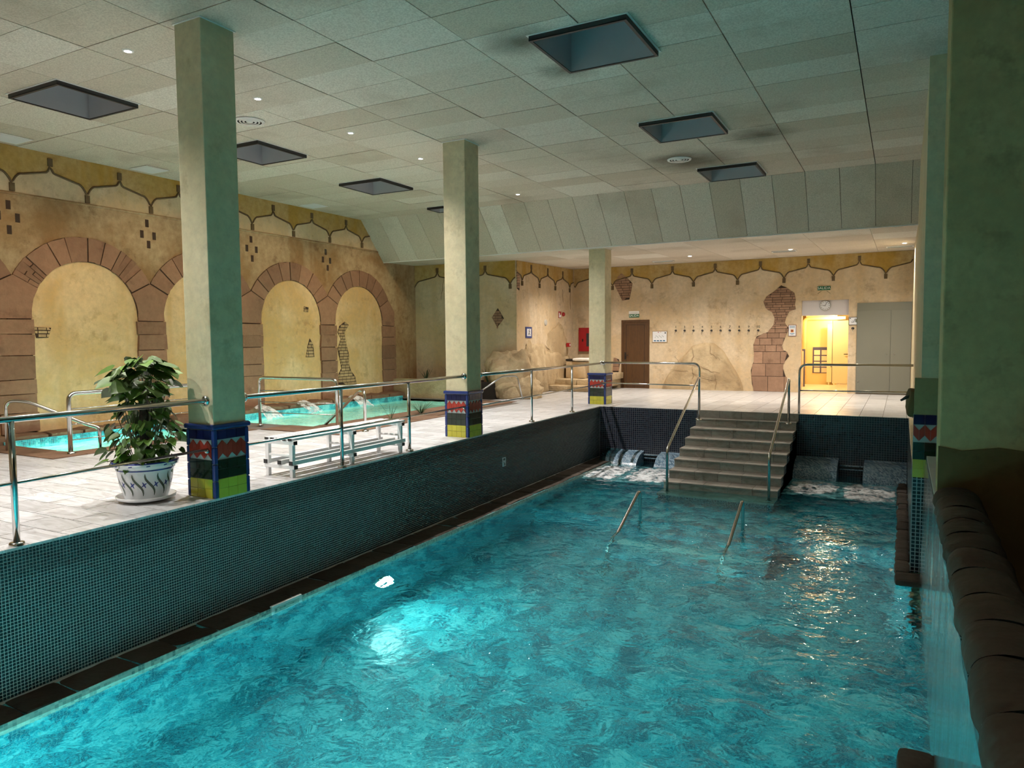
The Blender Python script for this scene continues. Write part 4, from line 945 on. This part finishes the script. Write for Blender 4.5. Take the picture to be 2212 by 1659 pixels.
# ---- brown door
dr = thing('door_1','dark brown wooden door under a green exit sign','door',(-7.34,FY,0)); dr['kind'] = 'structure'
MB().box(-.45,-.38,-.03,.02,0,2.13).box(.38,.45,-.03,.02,0,2.13).box(-.38,.38,-.03,.02,2.06,2.13).build('door_frame',M['wood'],dr)
lf = MB().box(-.38,.38,-.012,.02,0,2.06).build('door_leaf',M['wood'],dr)
for x0,x1,z0,z1 in ((-.30,-.285,.06,1.98),(.285,.30,.06,1.98),(-.30,.30,1.97,1.985),(-.30,.30,.05,.065)): MB().box(x0,x1,-.018,-.01,z0,z1).build('panel_moulding',M['joint'],lf)
hd = MB().box(-.345,-.305,-.022,-.012,.9,1.12).build('lock_plate',M['black'],lf); MB().tube([(-.325,-.02,1.03),(-.325,-.06,1.03),(-.22,-.06,1.03)],.009,8).build('door_handle',M['black'],lf)
# ---- signs
def board(name,label,x0,x1,z0,z1,frame,face,fw=.02,y=FY,cat='sign'):
    h = thing(name,label,cat,((x0+x1)/2,y,(z0+z1)/2)); a,b = (x1-x0)/2,(z1-z0)/2
    MB().box(-a,a,-.018,-.001,-b,b).build('frame',frame,h)
    MB().box(-a+fw,a-fw,-.022,-.01,-b+fw,b-fw).build('face',face,h); return h,a,b
def strip(h,x0,x1,z0,z1,m,nm='print',y=-.0235): return MB().box(x0,x1,y,y+.002,z0,z1).build(nm,m,h)
e1 = thing('exit_sign','green SALIDA exit sign with a white plate above the brown door','sign',(-7.38,FY,2.26))
MB().box(-.165,.165,-.02,0,-.05,.05).build('green_plate',M['sign_green'],e1); MB().box(-.165,.165,-.03,0,.055,.145).build('lamp_plate',M['white'],e1); text_on('sign_text','SALIDA',.095,(0,-.0225,0),M['white'],e1); strip(e1,-.12,.12,.085,.092,M['pale'],'print',-.0325)
e2 = thing('exit_sign','green SALIDA exit sign above the wall clock','sign',(-1.93,FY,2.895))
MB().box(-.165,.165,-.02,0,-.055,.055).build('green_plate',M['sign_green'],e2); text_on('sign_text','SALIDA',.10,(0,-.0225,0),M['white'],e2)
for s_ in (-1,1): MB().add([(s_*.06,-.004,-.075),(s_*.075,-.004,-.075),(s_*.17,-.004,-.15),(s_*.155,-.004,-.15)],[(0,1,2,3) if s_ < 0 else (3,2,1,0)]).build('hanging_wire',M['stem'],e2)
mp,a,b = board('notice_board','white map board with a wooden frame right of the brown door',-6.80,-6.32,1.42,1.78,basic('frame_wood',(.36,.25,.13),.5),M['paper'])
for i in range(4): strip(mp,-.18+.095*i,-.11+.095*i,-.14,-.115,M['ink_blue']); strip(mp,-.18+.095*i,-.12+.095*i,-.115,-.105,M['ink'])
strip(mp,-.06,-.02,.125,.145,M['sign_red']); strip(mp,.16,.19,.09,.14,M['ink']); strip(mp,.02,.05,.13,.145,M['ink_orange'])
for i in range(9): strip(mp,-.15+.032*i,-.13+.032*i,-.04+.05*((i*5)%3)/2,-.035+.05*((i*5)%3)/2+.03,M['pale'])
ps_,a,b = board('poster','maroon framed white notice beside the brick patch and the opening',-2.84,-2.63,1.58,1.90,M['maroon'],M['paper'],.012)
for i,z in enumerate((.115,.095,.075)): strip(ps_,-.07,.07,z,z+.009,M['ink_blue'])
strip(ps_,-.04,.035,-.05,.03,M['ink_orange']); strip(ps_,-.025,.015,-.025,.015,M['maroon'],'print',-.025); strip(ps_,-.06,.06,-.095,-.08,M['ink_blue']); strip(ps_,-.03,.03,-.115,-.108,M['ink'])
sq,a,b = board('pictogram_sign','grey framed square shower pictogram between the opening and grey cabinet',-1.295,-1.085,1.87,2.085,M['ink'],M['paper'],.012)
sqt = MB().tube([(-.035,-.0235,-.02),(-.02,-.0235,-.04),(.02,-.0235,-.035),(.03,-.0235,.0),(.04,-.0235,.045),(.065,-.0235,.06)],.006,6); sqt.tube([(-.03,-.0235,-.01),(.0,-.0235,.005),(.015,-.0235,-.02)],.004,6); sqt.build('pictogram',M['ink'],sq); strip(sq,-.085,-.05,.065,.085,M['ink'])
# blue framed pictogram, call point, sounder and hose cabinet on the alcove side wall
def on_bc(name,label,u,z,cat):
    h = thing(name,label,cat,PBC(u,z,0),math.atan2(_e.y,_e.x)); return h     # local x along the wall, -y outward
bs = on_bc('pictogram_sign','blue framed running figure sign on the wall above the large boulder',.75,1.75,'sign')
MB().box(-.2,.2,-.02,0,-.155,.155).build('frame',M['sign_blue'],bs); MB().box(-.135,.135,-.024,0,-.105,.105).build('face',M['paper'],bs)
rp = MB().tube([(-.05,-.026,-.07),(-.01,-.026,-.02),(.01,-.026,.03),(-.03,-.026,.05)],.008,6); rp.tube([(.05,-.026,-.07),(.02,-.026,-.03),(-.01,-.026,-.02)],.008,6); rp.tube([(.01,-.026,.03),(.06,-.026,.02)],.007,6); rp.lathe([(.001,-.027),(.02,-.026)],(.02,0,.07),10,'y'); rp.build('pictogram',M['ink'],bs)
vr = on_bc('wall_vent','small round grey vent on the wall right of the blue sign',1.95,2.05,'vent'); MB().lathe([(.001,-.03),(.05,-.03),(.07,-.02),(.085,-.025),(.09,0)],(0,0,0),20,'y').build('vent_cover',basic('grey_vent',(.5,.48,.44),.4),vr)
fs_ = on_bc('fire_sign','white and dark red fire alarm sign high on the wall',3.05,2.31,'sign'); MB().box(-.1,.1,-.012,0,-.1,.1).build('plate',M['sign_red'],fs_); MB().box(-.085,-.01,-.014,0,-.085,.06).box(.0,.085,-.014,0,-.085,.0).build('pictogram',M['paper'],fs_)
fb = on_bc('alarm_sounder','round dark red alarm sounder beside the fire sign',3.30,2.33,'alarm'); MB().lathe([(.001,-.07),(.05,-.065),(.065,-.03),(.065,0)],(0,0,0),18,'y').build('body',M['sign_red'],fb)
cp = on_bc('call_point','small red fire call point on the cracked rock',3.25,1.37,'alarm'); MB().box(-.06,.06,-.26,-.16,-.06,.06).build('box',M['sign_red'],cp); MB().box(-.03,.03,-.265,-.255,-.03,.03).build('button',M['paper'],cp)
hb = thing('hose_cabinet','red fire hose cabinet with a dark window, half behind the far column','cabinet',(-8.93,FY,1.53)); MB().box(-.29,.29,-.09,0,-.38,.38).build('body',M['sign_red'],hb,.006); MB().box(-.02,.22,-.094,-.08,-.22,.2).build('window',M['ink'],hb); MB().box(-.16,-.13,-.11,-.09,-.06,.02).build('latch',M['black'],hb)
fs2 = thing('fire_sign','small red framed sign mostly hidden behind the far column','sign',(-8.55,FY,2.35)); MB().box(-.11,.11,-.012,0,-.12,.12).build('plate',M['sign_red'],fs2); MB().box(-.09,.09,-.014,0,-.1,.1).build('face',M['paper'],fs2)
# ---- numbered hooks
for i in range(10):
    x = -6.062+i*.267; z = 1.80-.003*i
    h = thing('wall_hook',('%s metal wall hook from the map board in the numbered row'%('first second third fourth fifth sixth seventh eighth ninth tenth'.split()[i])),'hook',(x,FY,z),0,'numbered hooks on the far wall')
    MB().lathe([(.001,-.03),(.02,-.03),(.032,-.02),(.034,0)],(0,0,-.02),14,'y').build('rosette',M['dark_metal'],h)
    MB().tube([(0,-.02,-.02),(0,-.06,-.04),(-.012,-.07,-.10),(-.018,-.05,-.13)],.008,8).build('hook_arm',M['chrome'],h)
    text_on('hook_number',str(i+1),.10,(0,-.004,.085),M['ink'],h)
h = thing('wall_hook','single unnumbered wall hook below the square shower pictogram','hook',(-1.19,FY,1.78)); MB().lathe([(.001,-.03),(.025,-.03),(.036,-.02),(.038,0)],(0,0,0),14,'y').build('rosette',M['dark_metal'],h); MB().tube([(0,-.02,0),(0,-.06,-.02),(0,-.07,-.10)],.009,8).build('hook_arm',M['chrome'],h)
# ---- wall clock
ck = thing('wall_clock','round white wall clock on the lintel above the lit opening','clock',(-1.90,FY+.10,2.42))
MB().lathe([(.001,-.03),(.125,-.03)],(0,0,0),32,'y',False).build('dial',M['paper'],ck); MB().lathe([(.122,-.028),(.125,-.045),(.14,-.045),(.148,-.03),(.15,0)],(0,0,0),32,'y').build('rim',basic('clock_rim',(.45,.44,.42),.3),ck)
for k in range(12):
    a = PI/6*k; MB().box(-.006,.006,-.034,-.031,.092,.115).build('hour_mark',M['ink'],ck).rotation_euler = (0,a,0)
MB().box(-.005,.005,-.038,-.036,-.015,.105).build('minute_hand',M['ink'],ck).rotation_euler = (0,math.radians(26),0); MB().box(-.006,.006,-.036,-.034,-.01,.07).build('hour_hand',M['ink'],ck).rotation_euler = (0,math.radians(-88),0)
# ---- grey cabinet
gc = thing('metal_cabinet','tall grey metal double door cabinet at the right end of the far wall','cabinet',(-.41,FY,0))
MB().box(-.68,.62,-.04,0,.02,2.46).build('body',M['cab_grey'],gc); d1 = MB().box(-.67,.13,-.055,-.04,.03,2.25).build('cabinet_door',M['cab_grey'],gc,.004); d2 = MB().box(.14,.615,-.055,-.04,.03,2.25).build('cabinet_door',M['cab_grey'],gc,.004)
for d_,x in ((d1,.04),(d2,.23)): MB().lathe([(.001,-.075),(.012,-.075),(.02,-.06),(.02,-.055)],(x,0,1.08),12,'y').build('knob',M['chrome'],d_)
MB().lathe([(.001,-.075),(.015,-.07),(.02,-.055)],(-.62,0,.35),12,'y').build('hinge',M['chrome'],d1); MB().box(-.72,-.66,-.05,-.005,1.95,2.03).build('hinge',M['chrome'],gc)
# ---- changing room seen through the opening
rm = MB(); rm.box(-3.05,-2.95,FY+.25,27.2,0,2.6).box(.2,.3,FY+.25,27.2,0,2.6).box(-3.05,.3,27.0,27.2,0,2.6); struct('wall_room',rm,M['room_wall'])
struct('ceiling_room',MB().box(-3.05,.3,FY+.16,27.2,2.32,2.45),M['room_wall'])
struct('floor_room',MB().box(-2.5,-1.3,FY,FY+.26,-.01,.012).box(-2.95,.2,FY+.25,27,-.01,.01),M['room_tile'])
struct('trim_1',MB().box(-2.97,-2.5,FY+.25,FY+.3,0,2.3).box(-1.3,.2,FY+.25,FY+.3,0,2.3),M['room_wall'])
pt_ = thing('tiled_partition','yellow partition wall with blue and cream grid tiles in the lit room','partition')
MB().box(-2.78,-1.85,25.5,25.6,0,2.3).build('wall_body',M['room_wall'],pt_); MB().tube(fillet([(-2.82,25.45,0),(-2.82,25.45,2.15),(-1.6,25.45,2.15)],.15,6),.06,8).build('edge_roll',M['room_wall'],pt_)
MB().box(-2.56,-1.86,25.485,25.5,.38,1.22).build('blue_backing',M['room_blue'],pt_)
for i in range(3):
    for j in range(4): MB().box(-2.52+.225*i,-2.34+.225*i,25.475,25.488,.40+.19*j,.555+.19*j).build('cream_tile',M['room_tile'],pt_)
pt2 = thing('tiled_partition','short tiled side wall with dark inset tiles at the left of the lit opening','partition')
MB().box(-2.95,-2.66,24.2,24.32,0,1.18).build('wall_body',M['room_tile'],pt2); MB().box(-2.69,-2.65,24.19,24.2,.0,1.15).build('blue_edge',M['room_blue'],pt2); MB().box(-2.95,-2.65,24.185,24.2,1.13,1.18).build('blue_edge',M['room_blue'],pt2)
for j in range(4): MB().box(-2.88,-2.74,24.185,24.2,.3+.22*j,.345+.22*j).build('dark_tile',M['room_blue'],pt2)
lk = thing('locker_door','cream door with a lever handle standing in the lit room','door',(-1.62,24.3,0)); MB().box(-.27,.25,0,.05,.12,2.05).build('leaf',M['locker'],lk,.006); MB().box(-.275,-.262,-.004,.05,.12,2.05).build('edge_gap',M['ink'],lk); MB().tube([(.2,0,1.02),(.2,-.05,1.02),(.06,-.05,1.02)],.012,8).build('lever_handle',M['black'],lk)
lk2 = thing('locker_door','narrow cream locker behind the cream door in the lit room','locker',(-1.98,25.3,0)); MB().box(-.14,.12,0,.05,.1,1.95).build('leaf',M['locker'],lk2,.006); MB().box(-.1,.08,-.006,0,.66,.68).box(-.02,0,-.01,0,.58,.66).build('latch',M['ink'],lk2); MB().box(-.1,-.06,0,.05,0,.1).box(.06,.1,0,.05,0,.1).build('foot',M['locker'],lk2)
for lab,x,y in (('small round ceiling lamp in the lit room, nearer the door',-2.0,23.4),('small round ceiling lamp in the lit room, further back',-1.75,25.0)):
    h = thing('ceiling_lamp',lab,'lamp',(x,y,2.32)); MB().lathe([(.001,-.012),(.07,-.012)],(0,0,0),18,'z',False).build('lens',M['lamp_room'],h); MB().lathe([(.07,0),(.07,-.014),(.09,-.01),(.095,0)],(0,0,0),18).build('ring',M['white'],h); lamp('lamp_light','POINT',(0,0,-.12),P_ROOM/2,C_ROOM,h,shadow_soft_size=.06)
# ---- ceiling fixtures
added_dn = thing('downlight','added downlight out of view above the near end of the pool','lamp',(-1.2,-.7,CZ)); MB().lathe([(.001,-.010),(.035,-.010)],(0,0,0),16,'z',False).build('lens',M['lamp'],added_dn); MB().lathe([(.035,-.004),(.037,-.012),(.055,-.010),(.06,.0)],(0,0,0),18).build('ring',M['white'],added_dn); lamp('lamp_light','SPOT',(0,0,-.03),240,(1,.84,.62),added_dn,spot_size=math.radians(150),spot_blend=.8,shadow_soft_size=.04)  # added unseen lamp, takes the green cast off column and pier faces
names = ['first, out of view beside the camera','second, just out of view','nearest one in view','second in view','third in view','fourth in view','hidden behind the middle column','furthest']
for i,y in enumerate((1.49,3.29,5.09,6.87,8.66,10.46,12.26,14.06)):
    h = thing('downlight','small bright downlight over the deck, %s'%names[i],'lamp',(-7.38,y,CZ),0,'deck downlights')
    MB().lathe([(.001,-.010),(.035,-.010)],(0,0,0),16,'z',False).build('lens',M['lamp'],h); MB().lathe([(.035,-.004),(.037,-.012),(.055,-.010),(.06,.0)],(0,0,0),18).build('ring',M['white'],h)
    lamp('lamp_light','SPOT',(0,0,-.03),P_DOWN,C_DOWN,h,spot_size=math.radians(128),spot_blend=1.0,shadow_soft_size=.035)
for i,(x,y) in enumerate(((-7.6,19.4),(-5.05,19.48),(-2.5,19.36),(.0,19.55))):
    h = thing('downlight','small recessed downlight in the low ceiling, %s from the alcove'%(('first','second','third','fourth')[i]),'lamp',(x,y,lowz(y)-.002),0,'low ceiling downlights')
    MB().lathe([(.001,-.010),(.045,-.010)],(0,0,0),16,'z',False).build('lens',M['lamp'],h); MB().lathe([(.045,-.004),(.047,-.012),(.065,-.010),(.07,.0)],(0,0,0),18).build('ring',M['white'],h)
    lamp('lamp_light','SPOT',(0,0,-.03),P_LOW,C_LOW,h,spot_size=math.radians(140),spot_blend=.9,shadow_soft_size=.04)
rn = ['nearest, large in the upper middle','second, right of the upper middle','third, by the bulkhead','nearest on the left, above the arches','half behind the tall near column','right of the tall near column','peeping out left of the middle column']
for (x0,x1,y0,y1),nm in zip(REC,rn):
    h = thing('skylight_recess','square dark metal ceiling recess, '+nm,'skylight',((x0+x1)/2,(y0+y1)/2,CZ)); a,b = (x1-x0)/2,(y1-y0)/2; t_ = .02; zb,zt = -.055,.75
    for nm2,bx in (('side_panel',(-a,-a+t_,-b,b)),('side_panel',(a-t_,a,-b,b)),('side_panel',(-a+t_,a-t_,-b,-b+t_)),('side_panel',(-a+t_,a-t_,b-t_,b))): MB().box(*bx,zb+.006,zt).build(nm2,M['sheet'],h)
    MB().box(-a,a,-b,b,zt,zt+.03).build('top_panel',M['sheet'],h)
    for bx in ((-a-.012,-a-.001,-b-.012,b+.012),(a+.001,a+.012,-b-.012,b+.012),(-a-.001,a+.001,-b-.012,-b-.001),(-a-.001,a+.001,b+.001,b+.012)): MB().box(*bx,zb-.001,.0).build('lip',M['dark_metal'],h)
    for bx in ((-a-.012,-a+t_,-b-.012,b+.012),(a-t_,a+.012,-b-.012,b+.012),(-a+t_,a-t_,-b-.012,-b+t_),(-a+t_,a-t_,b-t_,b+.012)): MB().box(*bx,zb-.004,zb+.005).build('lip_edge',M['dark_metal'],h)
    if x0 < -8:  # added spots, hidden behind the lip, for a warm wash on the arched wall
        q_ = link(bpy.data.objects.new('spot_head',MB().lathe([(.001,-.09),(.05,-.085),(.06,-.02),(.062,.05)],(0,0,0),16).mesh('spot_head',M['dark_metal'])),h); q_.location = (a-.055,0,.06); q_.rotation_euler = (0,math.radians(48),0); q_.scale = (.45,.45,.45)
        lamp('lamp_light','SPOT',(a-.09,0,.015),P_WALL,C_WALL,h,(0,math.radians(47),0),spot_size=math.radians(78),spot_blend=.7,shadow_soft_size=.03)
    for bx in ((-a-.035,-a-.013,-b-.035,b+.035),(a+.013,a+.035,-b-.035,b+.035),(-a-.013,a+.013,-b-.035,-b-.013),(-a-.013,a+.013,b+.013,b+.035)): MB().box(*bx,-.008,.0).build('white_trim',M['white'],h)
for lab,x,y,z in (('round white slotted air diffuser behind the tall near column',-8.23,7.50,CZ),('round white slotted air diffuser in a sooty patch of ceiling',-3.51,12.78,CZ)):
    h = thing('air_diffuser',lab,'vent',(x,y,z))
    for r0,r1 in ((.0,.05),(.07,.1),(.12,.145),(.165,.21)): MB().lathe([(max(r0,.001),-.018),(r1-.006,-.02),(r1,-.004)],(0,0,0),28).build('ring',M['white'],h)
    MB().lathe([(.001,-.002),(.2,-.002)],(0,0,0),24).build('dark_core',M['black'],h)
for lab,x,y in (('square white ceiling panel at the left edge above the first arch',-12.07,6.3),('square white ceiling panel left of the tall near column',-12.07,8.65),('square white ceiling panel right of the tall near column',-12.07,12.82)):
    h = thing('ceiling_panel',lab,'ceiling panel',(x,y,CZ)); MB().box(-.24,.24,-.23,.23,-.012,-.002).build('frame',M['white'],h); MB().box(-.21,.21,-.2,.2,-.016,-.008).build('diffuser',M['paper'],h)
for lab,x,y in (('white slim vent in the low ceiling above the map board',-6.1,20.6),('white slim vent in the low ceiling above the brick patch',-2.7,19.75),('white slim vent in the low ceiling at the right end',-.1,20.35)):
    z = lowz(y); h = thing('ceiling_vent',lab,'vent',(x,y,z-.004)); MB().box(-.3,.3,-.1,.1,-.02,.0).build('frame',M['white'],h)
    for k in range(4): MB().box(-.27,.27,-.08+.045*k,-.06+.045*k,-.024,-.018).build('slat',M['pale'],h)
# ---- cracks drawn in the rock reliefs and the plaster
def crack(parent,pts,P,r=.007):
    random.seed(len(pts)+int(pts[0][0]*10)); q = []
    for (a,b),(c_,d_) in zip(pts[:-1],pts[1:]):
        for k in range(4): q.append((a+(c_-a)*k/4+random.uniform(-.015,.015),b+(d_-b)*k/4+random.uniform(-.015,.015)))
    q.append(pts[-1]); MB().tube([P(u,z) for u,z in q],[r*(.4+.6*math.sin(PI*(i+.5)/len(q))) for i in range(len(q))],5).build('crack',M['crack'],parent)
relief = [o for o in C.objects if o.get('label','').startswith('wide flat boulder')][0]
PRL = lambda u,z:(u,FY-.125,z)
for pts in ([(-6.05,1.0),(-5.9,.78),(-5.3,.72),(-4.95,.55),(-4.7,.52)],[(-5.55,1.30),(-5.5,1.0),(-5.58,.75)],[(-5.55,.72),(-5.5,.4),(-5.6,.05)],[(-5.0,1.35),(-4.98,1.1),(-4.7,.9)],[(-6.2,.6),(-5.7,.55),(-5.1,.38),(-4.8,.33)],[(-4.85,.5),(-4.8,.2),(-4.85,.02)]): crack(relief,pts,PRL,.006)
for pts in ([(1.9,1.35),(2.3,1.2),(2.6,1.15),(3.0,1.0)],[(1.5,1.2),(1.7,1.0),(1.6,.8),(1.8,.6)],[(1.1,1.0),(1.5,.95),(1.9,1.1)]): crack(wbc,pts,lambda u,z:PBC(u,z,.02),.014)
for pts in ([(3.95,3.3),(3.93,2.9),(3.96,2.5)],[(3.3,3.1),(3.32,2.7)]): crack(wbc,pts,lambda u,z:PBC(u,z,.004),.008)
for pts in ([(.95,3.3),(.9,3.0),(.85,2.7)],[(1.9,2.6),(1.92,2.4)]): crack(wab,pts,lambda u,z:PA(u,z,.002),.006)
